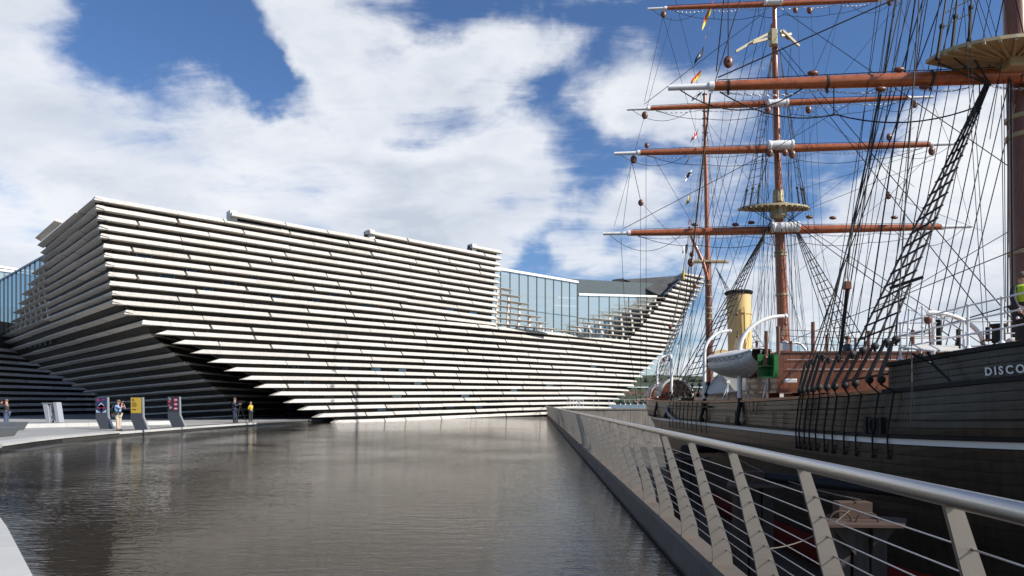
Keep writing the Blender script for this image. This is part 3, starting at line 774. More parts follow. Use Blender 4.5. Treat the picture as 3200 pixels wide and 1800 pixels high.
b.add([sec_rows[24].p[1], sec_rows[24].p[2], sec_rows[24].p[2] - Vector((0, -.3, 2.2)), sec_rows[24].p[1] - Vector((0, -.3, 2.2))], [(0, 1, 2, 3)])
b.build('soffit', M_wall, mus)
# back wall beyond passage
backing(back_rows, list(range(11)), 'wall')
b = MB(); r = back_rows[0]; hi_ = [p + n*-.6 for p, n in zip(r.p, r.n)]
b.add(hi_ + [v + Vector((0, 0, 3.0)) for v in hi_], [(0, 1, 4, 3), (1, 2, 5, 4)]); lo_ = [p + n*-.6 for p, n in zip(back_rows[10].p, back_rows[10].n)]
b.add(lo_ + [v - Vector((0, 0, 3.0)) for v in lo_], [(0, 3, 4, 1), (1, 4, 5, 2)])
b.add([P(420, 870, 98.6), P(760, 900, 98), P(760, 1075, 98), P(420, 1075, 98.6)], [(0, 1, 2, 3)])
b.build('passage_wall', M_wall, mus)
# roofs
b = MB()
r0 = lit_rows[0]
b.add([offp(r0, 0, -.05), offp(r0, r0.at_px(952)[0] and (r0.l[1]), -.05), offp(r0, r0.len, -.05), Vector((-20, 100, 16.4)), Vector((-50, 90, 16.4)), dark_rows[0].p[0] + Vector((.4, .4, -.05))], [(0, 1, 2, 3, 4, 5)])
b.build('roof', M_roof, mus)
# lower roof terrace floor behind row 10, and the tall end return wall at the right of the upper facade
b = MB()
e = [lit_rows[i].p[-1] for i in range(-3, 10)]
va = [offp(lit_rows[i], lit_rows[i].len, 0) for i in range(-3, 10)] + [offp(lit_rows[10], lit_rows[10].l[2]+.9, -.2)]
vb = [v + Vector((-3.5, 12, 0)) for v in va]
n = len(va); b.add(va+vb, [(k, k+n, k+1+n, k+1) for k in range(n-1)]); b.build('return_wall', M_wall, mus)
b = MB(); r = lit_rows[10]
fl = [p + n*-.5 - Vector((0, 0, .35)) for p, n in zip(r.p[1:], r.n[1:])]
b.add(fl + [v + Vector((-9, 12, 0)) for v in fl], [(k, k+1, k+1+len(fl), k+len(fl)) for k in range(len(fl)-1)]); b.build('terrace_floor', M_quay, mus)
# right wing: backing wall, inner face and roof
backing(right_rows, list(range(-6, 10)), 'wall')
b = MB()
inn = Vector((-6.5, 9, 0))
ft = [right_rows[i].p[0] + Vector((.2, .2, 0)) for i in range(-6, 10)]; fb = [v + Vector((-1.5, 11, 0)) for v in ft]
n = len(ft); b.add(ft+fb, [(k, k+n, k+1+n, k+1) for k in range(n-1)])
rt = [right_rows[i].p[-1] + Vector((-.3, .5, 0)) for i in range(-6, 10)] + [lit_rows[i].p[-1] + Vector((-.3, .5, 0)) for i in range(10, 25)]
rb = [v + Vector((-9, 8, 0)) for v in rt]
n = len(rt); b.add(rt+rb, [(k, k+1, k+1+n, k+n) for k in range(n-1)])
b.build('prow_side', M_wall, mus)
b = MB()
b.plate([P(1452, 717, 109), P(1452, 742, 109), P(1668, 747, 109), P(1572, 704, 111), P(1543, 712, 111)], .6)
b.build('roof_cladding', M_roof, mus)
for k in range(1, 4):
    b = MB(); f = k/4.; b.beam(P(1453, 717+25*f, 108.7), P(1572+96*f*.8, 706+38*f, 108.7), .05, .08); b.build('roof_seam', M_mullion, mus)
b = MB(); b.plate([P(1572, 703, 108.5), P(1668, 746, 106.5), P(1722, 684, 109.5), P(1700, 694, 109.5)], .5); b.build('inner_prow_wall', mat('board_marked_concrete', (.11,.11,.11), .8, var=.5, scale=.8, streak=.4), mus)
b = MB(); b.plate([P(1542, 703, 109.2), P(1546, 712, 109.2), P(1574, 705, 109.2), P(1568, 700, 109.2)], 2.0); b.build('roof_vent', M_roof, mus)
# glass boxes
def glass_wall(p0, p1, ztop0, ztop1, zbot, n, split, m=M_glass, cap=True, mull=.07, proud=-.06):
    p0 = Vector(p0); p1 = Vector(p1); t = (p1-p0).normalized(); nn = Vector((t.y, -t.x, 0))
    lv = [zbot] + split
    for k in range(n):
        a = p0 + (p1-p0)*k/n; c = p0 + (p1-p0)*(k+1)/n
        za = ztop0 + (ztop1-ztop0)*k/n; zc = ztop0 + (ztop1-ztop0)*(k+1)/n
        for q in range(len(lv)):
            z0 = lv[q] + .02; top = q == len(lv)-1
            z1a, z1c = (za, zc) if top else (lv[q+1]-.02, lv[q+1]-.02)
            b = MB(); i0 = a + t*.03; i1 = c - t*.03
            vs = [Vector((i0.x, i0.y, z0)), Vector((i1.x, i1.y, z0)), Vector((i1.x, i1.y, z1c)), Vector((i0.x, i0.y, z1a))]
            b.add(vs, [(0, 1, 2, 3)]); b.build('glass_pane', m, mus)
    b = MB()
    for k in range(n+1):
        a = p0 + (p1-p0)*k/n; za = ztop0 + (ztop1-ztop0)*k/n
        b.obox((a.x + nn.x*.02, a.y + nn.y*.02, (zbot+za)/2), t*mull/2, nn*.07, (0, 0, (za-zbot)/2))
    for z in split: b.beam(Vector((p0.x, p0.y, z)) + nn*.02, Vector((p1.x, p1.y, z)) + nn*.02, .1, .06)
    b.build('mullions', M_mullion, mus)
    if cap:
        b = MB(); b.beam(Vector((p0.x, p0.y, ztop0+.12)), Vector((p1.x, p1.y, ztop1+.12)), .5, .30); b.build('roof_edge', M_white, mus)
g0, g1 = P(1235, 0, 83.5), P(1452, 0, 94.5)
z_gt = EYE + (HZ-676)/F*83.5
glass_wall((g0.x, g0.y, 0), (g1.x, g1.y, 0), z_gt, EYE + (HZ-712)/F*94.5, 10.2, 10, [13.3])
h0, h1 = P(1453.5, 0, 95.5), P(1650, 0, 107)
glass_wall((h0.x, h0.y, 0), (h1.x, h1.y, 0), EYE + (HZ-743)/F*95.5, EYE + (HZ-748)/F*107, 10.6, 8, [13.3])
b = MB()   # what stands behind the glass
b.add([P(1230, 690, 96), P(1700, 716, 110), P(1700, 850, 110), P(1230, 850, 96)], [(0, 1, 2, 3)])
b.build('interior_wall', M_interior, mus)
for k in range(3):
    b = MB(); b.beam(P(1270, 742+k*22, 90+k), P(1440, 752+k*20, 99+k), 1.5, .2); b.build('ceiling_beam', M_whitet, mus)
# left glass
A0, A1 = P(-30, 0, 90), P(128, 0, 96)
glass_wall((A0.x, A0.y, 0), (A1.x, A1.y, 0), EYE + (HZ-678)/F*90, EYE + (HZ-698)/F*96, 2.0, 4, [9.9], M_glass, True, .16)
b = MB(); b.beam(P(-30, 667, 90.5), P(128, 690, 96.5), .3, .28); b.build('roof_pipe', M_white, mus)
b = MB(); b.beam(P(-30, 673, 91), P(128, 695, 97), .3, .5); b.build('louvre_band', M_roof, mus)
B0, B1 = P(-60, 0, 90), P(128, 0, 66.5)
glass_wall((B0.x, B0.y, 0), (B1.x, B1.y, 0), EYE + (HZ-740)/F*90, EYE + (HZ-636)/F*66.5, 7.2, 18, [], M_glassl, False, .04)
b = MB(); b.beam((B0.x, B0.y, EYE + (HZ-740)/F*90+.05), (B1.x, B1.y, EYE + (HZ-636)/F*66.5+.05), .15, .2); b.build('glass_coping', M_mullion, mus)
b = MB(); b.add([P(-80, 670, 99), P(150, 690, 104), P(150, 900, 104), P(-80, 900, 99)], [(0, 1, 2, 3)]); b.build('interior_wall', M_interior, mus)
# struts between louvres
def struts_between(rows, keys, step, w=.13, depth=.35, ofs=-.35, bottom=None):
    b = MB()
    for i, j in zip(keys, keys[1:]):
        r, q = rows[i], rows[j]
        s = step*.35
        while s < r.len - .2:
            p, n, t = r.at(s)
            # nearest point on q by plan
            best = min((q.at(q.len*k/60.) for k in range(61)), key=lambda z: (z[0].xy - p.xy).length)
            a = p + n*ofs + Vector((0, 0, -.1)); c = best[0] + best[1]*ofs
            b.beam(a, Vector((c.x, c.y, c.z)), depth, w, up=(n.x, n.y, 0)); s += step
    return b
for rows, keys, step in ((louv_r, list(range(0, 10)), 2.35), (louv_l, list(range(3, 10)), 1.9), (left_louv, list(range(3, 11)), 2.2)):
    bb = struts_between(rows, keys, step)
    # every strut is a part
    nb = len(bb.v)//8
    for k in range(nb):
        q = MB(); q.v = bb.v[k*8:(k+1)*8]; q.f = [(0,3,2,1),(4,5,6,7),(0,1,5,4),(1,2,6,5),(2,3,7,6),(3,0,4,7)]; q.m = [0]*6
        q.build('louvre_strut', M_slab, mus)
# struts from lowest louvre to row 10
for px in list(range(1262, 1400, 22)) + list(range(1420, 1590, 15)):
    rr_ = lit_rows[10].at_px(px)
    if rr_:
        p, n, t = rr_; q = MB(); z = 15 if px < 1400 else 11.5
        q.beam(p + n*-.35 + Vector((0, 0, -.05)), p + n*-.35 + Vector((0, 0, z/F*p.y*.75)), .35, .13, up=(n.x, n.y, 0)); q.build('louvre_strut', M_slab, mus)
# little windows between the courses
wins = [(367,643,40),(485,680,25),(425,693,38),(582,712,33),(529,727,24),(647,699,18),(698,745,30),(850,744,27),(801,757,18),(929,769,25),(890,712,17),(1139,777,21),(1198,782,20),
        (955,930,24),(1021,932,20),(1060,965,19),(1008,996,24),(970,1031,22),(1179,993,20),(1071,1028,20),(1141,1026,18),(1214,1025,16),(875,926,14),(750,923,16),(835,997,22),(779,961,15),(1390,966,18),(1300,980,16),(1500,918,14)]
for px, py, w in wins:
    best = None
    for i in range(0, 25):
        h = lit_rows[i].at_px(px)
        if not h: continue
        y = HZ - (h[0].z - EYE)*F/h[0].y
        if best is None or (y < py and y > best[0]): best = (y, i, h)
    if not best: continue
    y, i, (p, n, t) = best
    ww = w/F*p.y / max(.25, abs(t.x - (px-CX)/F*t.y)) * 1.0
    b = MB(); c = p + n*-.55 + Vector((0, 0, -.49)); b.obox(c, t*ww/2, n*.04, (0, 0, .17)); f = b.build('window', M_mullion, mus)
    b = MB(); b.obox(c + n*.035, t*(ww/2-.06), n*.02, (0, 0, .14)); b.build('pane', M_glassd, f)
# ================================================================ ship
AX = 14.2
ship = empty('sailing_ship', (AX, 33, -4), 'black hulled three-masted sailing ship with varnished yards and a buff funnel, lying in the dock', 'ship')
def interp(T, x):
    if x <= T[0][0]: return T[0][1]
    for a, b in zip(T, T[1:]):
        if x <= b[0]:
            f = (x-a[0])/(b[0]-a[0]); return a[1] + (b[1]-a[1])*f
    return T[-1][1]
def smooth_interp(T, x):
    # Catmull-Rom through the table
    n = len(T)
    if x <= T[0][0]: return T[0][1]
    if x >= T[-1][0]: return T[-1][1]
    for i in range(n-1):
        if x <= T[i+1][0]:
            x0, y0 = T[max(i-1,0)]; x1, y1 = T[i]; x2, y2 = T[i+1]; x3, y3 = T[min(i+2,n-1)]
            h = x2-x1; f = (x-x1)/h
            m1 = (y2-y0)/(x2-x0) if x2 != x0 else 0; m2 = (y3-y1)/(x3-x1) if x3 != x1 else 0
            return (2*f**3-3*f**2+1)*y1 + (f**3-2*f**2+f)*h*m1 + (-2*f**3+3*f**2)*y2 + (f**3-f**2)*h*m2
HB = [(7.3,.12),(8.2,.95),(9.6,1.95),(11.2,2.95),(13.7,4.0),(17,4.75),(22,5.08),(30,5.12),(36,5.1),(42,4.98),(47,4.7),(51,4.15),(54,3.2),(56,2.1),(57.3,.9),(57.8,.1)]
RZ = [(7.3,2.45),(11,2.2),(13.7,2.07),(17.3,1.86),(24.6,1.66),(32,1.58),(42,1.62),(50,1.74),(58,1.95)]
FZ = [(7.3,3.05),(11,2.86),(13.7,2.74),(17.1,2.52),(18,2.50)]
def rail_z(y): return smooth_interp(RZ, y)
def stripe_z(y): return smooth_interp([(7.3,1.05),(11.3,.80),(13.7,.70),(18,.60),(25,.56),(36,.54),(46,.50),(52,.52),(58,.62)], y)
def hb(y, z):
    b = smooth_interp(HB, y)
    g = interp([(-6.0,.04),(-5.4,.30),(-4.6,.62),(-3.6,.84),(-2.6,.94),(-1.2,.99),(0,1.0),(4,1.0)], z)
    # finer ends under water
    e = 0
    if y < 18: e = (18-y)/11.
    if y > 42: e = (y-42)/15.
    low = max(0, min(1, (1.0 - z)/5.0))
    g2 = max(.02, 1 - e*low*(1.15 if y > 42 else .8))
    fl = 1 + (.10*max(0, z-1.0)*max(0, (16-y)/9.) if y < 16 else 0)
    return b * g * g2 * fl
def hull_pt(y, z, side=-1, ofs=0.0):
    b = hb(y, z); db = (hb(y+.1, z) - hb(y-.1, z))/.2
    nx = Vector((side, -db, 0)).normalized()
    return Vector((AX + side*b, y, z)) + nx*ofs
def edge_y(px, z=1.8, side=-1):
    # Y on the starboard edge seen at image column px
    best = None
    for k in range(800):
        y = 9 + k*.06
        if y > 52: break
        e = abs((AX + side*hb(y, z))/y - (px-CX)/F)
        if best is None or e < best[0]: best = (e, y)
    return best[1]
YS = [7.3,7.7,8.2,8.8,9.6,10.4,11.2,12,13,14,15.5,17,18.5,20,22,24,26,28,30,32,34,36,38,40,42,44,46,48,49.5,51,52.4,53.7,54.8,55.8,56.6,57.2,57.8]
def shell(zt, zb_, ofs, name, m, steps=6, parent=None, ys=YS, sides=(-1, 1)):
    b = MB()
    for sd_ in sides:
        vs = []
        for y in ys:
            a = zt(y); c = zb_(y)
            for k in range(steps+1): vs.append(hull_pt(y, a + (c-a)*k/steps, sd_, ofs))
        n = steps+1
        fs = [(i*n+k, i*n+k+1, (i+1)*n+k+1, (i+1)*n+k) for i in range(len(ys)-1) for k in range(steps)]
        if sd_ > 0: fs = [tuple(reversed(f)) for f in fs]
        b.add(vs, fs)
    return b.build(name, m, parent or ship, smooth=True)
hull = shell(lambda y: rail_z(y)-.02, lambda y: -2.6, 0, 'hull', M_hullbase, 10)
shell(lambda y: -2.6, lambda y: -5.98, .012, 'lower_hull', M_red, 8)
# transom/stem closing strips and deck
b = MB()
for (ya, yb) in zip(YS, YS[1:]):
    za = rail_z(ya)-.95; zb_ = rail_z(yb)-.95
    b.add([hull_pt(ya, za, -1), hull_pt(yb, zb_, -1), hull_pt(yb, zb_, 1), hull_pt(ya, za, 1)], [(0, 3, 2, 1)])
b.build('deck', M_teakrail, ship)
# strakes: every plank of the near side is its own piece
rr = random.Random(11)
zs_u = [0.16, 0.335, 0.51, 0.685, 0.86, 1.035]     # fractions above the stripe are made per course
def plank(y0, y1, zf0, zf1):
    n = max(2, int((y1-y0)/1.2)); vs = []
    for k in range(n+1):
        y = y0 + .006 + (y1-y0-.012)*k/n
        a, c = zf0(y)-.003, zf1(y)+.003
        for z, o in ((a, .006), (a-.006, .014), (c+.006, .014), (c, .006)): vs.append(hull_pt(y, z, -1, o))
    fs = [(i*4+k, i*4+k+1, (i+1)*4+k+1, (i+1)*4+k) for i in range(n) for k in range(3)]
    q = MB(); q.add(vs, fs); q.add([vs[0], vs[1], vs[2], vs[3]], [(0, 1, 2, 3)])
    q.build('plank', M_hull, ship)
UP = 6; LO = 13
for c in range(UP):
    f0 = lambda y, c=c: rail_z(y)-.06 - (rail_z(y)-.06 - stripe_z(y)-.16)*c/UP
    f1 = lambda y, c=c: rail_z(y)-.06 - (rail_z(y)-.06 - stripe_z(y)-.16)*(c+1)/UP
    y = 7.6 + rr.uniform(1, 4); prev = 7.6
    while prev < 57:
        y = min(y, 57.0); plank(prev, y, f0, f1); prev = y; y += rr.uniform(5, 8)
        if y > 54: y = 57.0
        if prev >= 57: break
for c in range(LO):
    f0 = lambda y, c=c: stripe_z(y)-.09 + (-2.6 - stripe_z(y)+.09)*c/LO
    f1 = lambda y, c=c: stripe_z(y)-.09 + (-2.6 - stripe_z(y)+.09)*(c+1)/LO
    y = 7.6 + rr.uniform(2, 5); prev = 7.6
    while prev < 56.5:
        y = min(y, 56.5); plank(prev, y, f0, f1); prev = y; y += rr.uniform(6, 9)
        if y > 53: y = 56.5
        if prev >= 56.5: break
# strake bands
def band(zfn, h, ofs0, ofs1, name, m, y0=7.6, y1=57.2, step=.9, side=-1):
    n = int((y1-y0)/step); vs = []
    for k in range(n+1):
        y = y0 + (y1-y0)*k/n; z = zfn(y)
        for dz, o in ((h/2, ofs0), (h/2, ofs1), (-h/2, ofs1), (-h/2, ofs0)): vs.append(hull_pt(y, z+dz, side, o))
    fs = [(i*4+k, i*4+k+1, (i+1)*4+k+1, (i+1)*4+k) for i in range(n) for k in range(3)]
    b = MB(); b.add(vs, fs); b.add(vs[:4], [(0, 1, 2, 3)]); b.add(vs[-4:], [(3, 2, 1, 0)])
    if side > 0: b.f = [tuple(reversed(f)) for f in b.f]
    return b.build(name, m, ship, smooth=True)
band(lambda y: stripe_z(y), .14, -.01, .035, 'white_stripe', M_white)
band(lambda y: stripe_z(y)+.115, .085, -.01, .10, 'rubbing_strake', M_black)
band(lambda y: rail_z(y)-.40, .03, -.01, .045, 'moulding', M_black, 17.3)
band(lambda y: stripe_z(y)+.52, .035, -.01, .05, 'moulding', M_black, 7.6, 17.5)
band(lambda y: rail_z(y), .09, -.22, .10, 'teak_rail', M_teakrail, 17.2, 57.2)
band(lambda y: rail_z(y), .10, -.22, .10, 'teak_rail', M_teakrail, 17.2, 57.2, side=1)
band(lambda y: rail_z(y)-.01, .10, -.05, .12, 'fore_strake', M_black, 7.6, 17.2)
# forecastle
ysf = [y for y in YS if y < 17] + [17.1]
shell(lambda y: smooth_interp(FZ, y), lambda y: rail_z(y)-.02, .0, 'forecastle_side', M_hullbase, 3, ys=ysf)
for c_ in range(4):
    for ya, yb in ((7.7, 11.5 + c_*.4), (11.5 + c_*.4, 15.2 - (c_ % 2)), (15.2 - (c_ % 2), 17.08)):
        g0_ = lambda y, k=c_: smooth_interp(FZ, y)-.05 - (smooth_interp(FZ, y) - rail_z(y) - .09)*k/4
        g1_ = lambda y, k=c_: smooth_interp(FZ, y)-.05 - (smooth_interp(FZ, y) - rail_z(y) - .09)*(k+1)/4
        plank(ya, yb, g0_, g1_)
for s_ in (-1, 1): band(lambda y: smooth_interp(FZ, y), .10, -.18, .10, 'forecastle_rail', M_black, 7.6, 17.15, .6, s_)
b = MB()
for (ya, yb) in zip(ysf, ysf[1:]):
    za = smooth_interp(FZ, ya)-.06; zb_ = smooth_interp(FZ, yb)-.06
    b.add([hull_pt(ya, za, -1), hull_pt(yb, zb_, -1), hull_pt(yb, zb_, 1), hull_pt(ya, za, 1)], [(0, 3, 2, 1)])
b.add([hull_pt(17.1, 2.46, -1), hull_pt(17.1, 2.46, 1), hull_pt(17.1, .9, 1), hull_pt(17.1, .9, -1)], [(0, 1, 2, 3)])
b.build('forecastle_deck', M_teakrail, ship)
# ship's name
def flat_text(txt, size, m, extr, name, place, parent, spacing=1.0, bold=0.0):
    cu = bpy.data.curves.new(name, 'FONT'); cu.body = txt; cu.size = size; cu.extrude = extr; cu.space_character = spacing; cu.offset = bold; cu.resolution_u = 3
    o = bpy.data.objects.new(name, cu); COL.objects.link(o); bpy.context.view_layer.update()
    dg = bpy.context.evaluated_depsgraph_get(); me = bpy.data.meshes.new_from_object(o.evaluated_get(dg)); COL.objects.unlink(o); bpy.data.objects.remove(o)
    vs = [place(v.co.x, v.co.y, v.co.z) for v in me.vertices]; fs = [tuple(p.vertices) for p in me.polygons]
    bpy.data.meshes.remove(me)
    b = MB(); b.add(vs, fs); return b.build(name, m, parent)
ny = edge_y(2482, 2.2); 
adv = 0.0
def glyph_w(ch):
    cu = bpy.data.curves.new('g', 'FONT'); cu.body = ch; cu.size = .235; o = bpy.data.objects.new('g', cu); COL.objects.link(o); bpy.context.view_layer.update()
    xs = [q_[0] for q_ in o.bound_box]; r = (min(xs), max(xs)); COL.objects.unlink(o); bpy.data.objects.remove(o); bpy.data.curves.remove(cu); return r
for ch in 'DISCOVERY':
    gx = glyph_w(ch)
    w = (gx[1]-gx[0])*.95
    flat_text(ch, .235, M_white, .006, 'letter', lambda x, y, z, a=adv: hull_pt(ny - a - (x-gx[0])*.95, 2.145 - (a*.02) + (ny-13.9)*0 + y + a*.06, -1, .03 + z), ship, bold=.006)
    adv += w + .066
# ---------------------------------------------------------------- spars
def spar(pts, rs, m, name, n=14):
    b = MB(); b.tube(pts, rs, n); return b.build(name, m, ship, smooth=True)
def mast(name, base, top, r0, r1, m, k=6, n=16):
    base = Vector(base); top = Vector(top)
    return spar([base.lerp(top, i/k) for i in range(k+1)], [r0 + (r1-r0)*i/k for i in range(k+1)], m, name, n)
def bands(a, b_, zs, r, m=M_cream, h=.12):
    a = Vector(a); b_ = Vector(b_); ax = (b_-a).normalized()
    for f in zs:
        q = MB(); q.lathe(a.lerp(b_, f), [(r, -h/2), (r+.02, -h/2+.01), (r+.02, h/2-.01), (r, h/2)], 16, axis=ax); q.build('mast_band', m, ship, smooth=True)
# main mast
DM = 36.0
mb, mt = P(1978, 1030, DM), P(1957, 478, DM+.25)
mast('main_lower_mast', mb, mt, .33, .25, M_mast)
mast('main_topmast', P(1959.5, 525, DM+.05), P(1947, 60, DM+.7), .20, .16, M_mast)
mast('main_topgallant_mast', P(1950, 120, DM+.4), P(1941, -330, DM+1.1), .13, .07, M_mast)
bands(mb, mt, (.70, .715, .30, .52, .93), .30)
mast('mast_doubling', P(1958.5, 512, DM+.1), P(1957, 481, DM+.2), .30, .27, M_cream, 2)
# mizzen mast
DZ = 49.5
zb0, zt0 = P(1786, 1000, DZ), P(1781, 660, DZ+.2)
mast('mizzen_lower_mast', zb0, zt0, .27, .23, M_mastdark)
mast('mizzen_topmast', P(1781, 700, DZ+.1), P(1772, 238, DZ+.9), .20, .11, M_mast)
bands(zb0, zt0, (.58, .62, .66, .74, .83), .25)
q = MB(); q.lathe(P(1772, 238, DZ+.9), [(.02, -.1), (.18, -.02), (.18, .05), (.03, .12), (.02, .7)], 10); q.build('mast_truck', M_mastdark, ship, smooth=True)
q = MB(); q.beam(P(1731, 657, DZ), P(1827, 657, DZ), .25, .14); q.beam(P(1740, 660, DZ+1.3), P(1833, 660, DZ+1.3), .22, .12); q.build('mizzen_crosstree', M_cream, ship, bevel=.02)
spar([P(1734, 570, DZ+.5), P(1741, 600, DZ+.4), P(1770, 664, DZ), P(1781, 705, DZ)], [.09, .12, .13, .13], M_spar, 'gaff')
# fore mast
DF = 19.2
fb, ft_ = P(2588, 980, DF), P(2562, 40, DF+.45)
mast('fore_lower_mast', fb, ft_, .39, .33, M_mastdark, 8, 20)
mast('fore_topmast', P(2556, 140, DF), P(2530, -800, DF+.8), .30, .22, M_mastdark, 4, 16)
bands(fb, ft_, (.36, .67, .72, .88), .375, M_cream, .13)
# funnel
fc0, fc1 = P(1864, 960, 42.6), P(1858, 738, 42.75)
q = MB(); q.lathe(fc0, [(.80, 0), (.80, .3), (.735, .35), (.72, (fc1-fc0).length-.05)], 28, axis=(fc1-fc0)); q.build('funnel', M_buff, ship, smooth=True)
q = MB(); q.lathe(fc1, [(.72, -.10), (.80, -.08), (.88, .04), (.78, .13), (.70, .15), (.66, .10), (.02, 0)], 28); q.build('funnel_cap', M_black, ship, smooth=True)
q = MB(); q.tube([P(1876, 905, 41.8), P(1873, 785, 41.85)], .075, 8); q.tube([P(1873, 785, 41.85), P(1872, 772, 41.9)], .05, 6); q.build('steam_pipe', M_buff, ship, smooth=True)
q = MB(); q.lathe(fc0.lerp(fc1, .75), [(.745, 0), (.775, .02), (.775, .08), (.745, .1)], 24); q.build('funnel_band', M_buff, ship, smooth=True)
# yards
def yard(l, r, c, rad, white=.09, name='yard', collar=True, fittings=True):
    """l, c, r: (px, py, d) of the left tip, mast crossing, right tip."""
    l, c, r = Vector(P(*l)), Vector(P(*c)), Vector(P(*r))
    Lr = (r-l).length; f = (c-l).length/Lr
    def rad_at(t): return rad*(1 - .48*min(1, abs(t-f)/max(f, 1-f))**1.6)
    wl = white; wr = 1-white
    ks = [wl + (wr-wl)*i/14 for i in range(15)]
    o = spar([l.lerp(r, t) for t in ks], [rad_at(t) for t in ks], M_spar, name, 16)
    for a, b_ in ((0, wl), (1, wr)):
        q = MB(); q.tube([l.lerp(r, a), l.lerp(r, b_)], [rad_at(b_)*.62, rad_at(b_)*.70], 12)
        q.lathe(l.lerp(r, b_), [(rad_at(b_)*.7, -.10), (rad_at(b_)*1.06, -.09), (rad_at(b_)*1.06, .05), (rad_at(b_)*.98, .06)], 14, axis=(r-l))
        q.build('yard_arm', M_white, ship, smooth=True)
    if collar:
        q = MB(); wc = rad*2.6/Lr
        ax = (r-l).normalized()
        q.lathe(c, [(rad*1.02, -rad*3.2), (rad*1.22, -rad*3.1), (rad*1.26, -rad*2.6), (rad*1.10, -rad*2.4), (rad*1.2, 0), (rad*1.10, rad*2.4), (rad*1.26, rad*2.6), (rad*1.22, rad*3.1), (rad*1.02, rad*3.2)], 16, axis=ax)
        q.build('yard_collar', M_white, ship, smooth=True)
    # jackstay on top with little stanchions
    up = Vector((0, 0, 1)); q = MB()
    ks = [wl + .01 + (wr-wl-.02)*i/26 for i in range(27)]
    q.tube([l.lerp(r, t) + up*(rad_at(t)+.05) for t in ks], .014, 4)
    for t in ks[::1]: q.tube([l.lerp(r, t) + up*rad_at(t)*.9, l.lerp(r, t) + up*(rad_at(t)+.06)], .012, 4)
    q.build('jackstay', M_rope, ship)
    return l, r, c, rad_at, Lr
def sag(a, b_, drop, n=10):
    a = Vector(a); b_ = Vector(b_)
    return [a.lerp(b_, i/n) - Vector((0, 0, drop*4*(i/n)*(1-i/n))) for i in range(n+1)]
def ropeobj(pts, r=.014, m=None, name='rope', n=4, parent=None):
    b = MB(); b.tube(pts, r, n, caps=False); return b.build(name, m or M_rope, parent or ship)
def chain(pts, r, name='chain', link=.07, wire=.013):
    # interlinked rings along a path
    b = MB(); P_ = []
    for a, c in zip(pts, pts[1:]):
        k = max(1, int((c-a).length/(link*1.5))); P_ += [a.lerp(c, i/k) for i in range(k)]
    P_.append(pts[-1])
    for i, (a, c) in enumerate(zip(P_, P_[1:])):
        t = (c-a); m_ = (a+c)/2; s_ = t.cross(Vector((0, 0, 1)) if abs(t.normalized().z) < .9 else Vector((0, 1, 0))).normalized()
        if i % 2: s_ = t.cross(s_).normalized()
        w = link*.42; u = t*.68
        ring = [m_ + u*math.cos(a_)*1.0 + s_*w*math.sin(a_) for a_ in [2*math.pi*j/6 for j in range(7)]]
        b.tube(ring, wire, 3, caps=False)
    return b.build(name, M_galv if r == 'g' else M_black, ship)
def rigging_of_yard(Y, bays, drop, chained=True, rs=.013, wsp=.10):
    l, r, c, ra, Lr = Y
    dn = Vector((0, 0, -1))
    # foot rope in bays with stirrups
    for (t0, t1, s0, s1) in bays:
        a = l.lerp(r, t0) + dn*(ra(t0)*(.9) + s0); e = l.lerp(r, t1) + dn*(ra(t1) + s1)
        ropeobj(sag(a, e, drop), rs*1.15, name='foot_rope')
        if s1 > .1: ropeobj([l.lerp(r, t1) + dn*ra(t1)*.5, e], rs, name='stirrup')
        if s0 > .1: ropeobj([l.lerp(r, t0) + dn*ra(t0)*.5, a], rs, name='stirrup')
    for (t0, t1) in ((.02, .22), (.98, .80)):
        a = l.lerp(r, t0) + dn*ra(.1)*.6; e = l.lerp(r, t1) + dn*ra(t1)*.9
        ropeobj(sag(a, e, .85 if Lr > 18 else .6), rs, name='foot_rope')
    if chained:
        for s_ in (0, 1):
            ts = [wsp, .25, .40, .49] if s_ == 0 else [1-wsp, .75, .60, .52]
            for a, e in zip(ts, ts[1:]):
                pa = l.lerp(r, a) + dn*(ra(a)+.05); pe = l.lerp(r, e) + dn*(ra(e)+.05)
                chain(sag(pa, pe, .12, 6), 'g', link=.085 if Lr > 18 else .07, wire=.010)
def block(c, r=.16, name='block', flat=(1, .5, 1.25)):
    r *= .78; b = MB(); b.ball(c, r*flat[0], r*flat[1], r*flat[2], 10, 7); b.ball(Vector(c)+Vector((0, -r*.5, 0)), r*.25, r*.12, r*.25, 6, 4, 1)
    return b.build(name, [M_block, M_black], ship, smooth=True)
Yc = yard((1517, 588, 36.9), (2443, 569.5, 35.2), (1975, 571, 35.55), .225, .075)
Yt = yard((1545, 386.5, 36.9), (2410, 361.5, 35.4), (1964, 365, 35.6), .205, .075)
Yg = yard((1577, 275.5, 37.0), (2347, 244, 35.6), (1957, 259, 35.8), .165, .075)
Yr = yard((1629, 22.5, 37.3), (2262, -2, 36.1), (1945, 4, 36.4), .145, .075)
YF = yard((1681, 221, 19.75), (3300, 165, 18.5), (2548, 187, 18.65), .205, .072, collar=False)
bay = [(.10, .27, .02, .55), (.27, .45, .55, .45), (.45, .55, .45, .45), (.55, .73, .45, .55), (.73, .90, .55, .02)]
rigging_of_yard(Yc, bay, .18); rigging_of_yard(Yt, bay, .16); rigging_of_yard(Yg, bay, .14); rigging_of_yard(Yr, bay, .14)
rigging_of_yard(YF, [(.085, .27, .05, .75), (.27, .50, .75, .6)], .35, True, .018, .09)
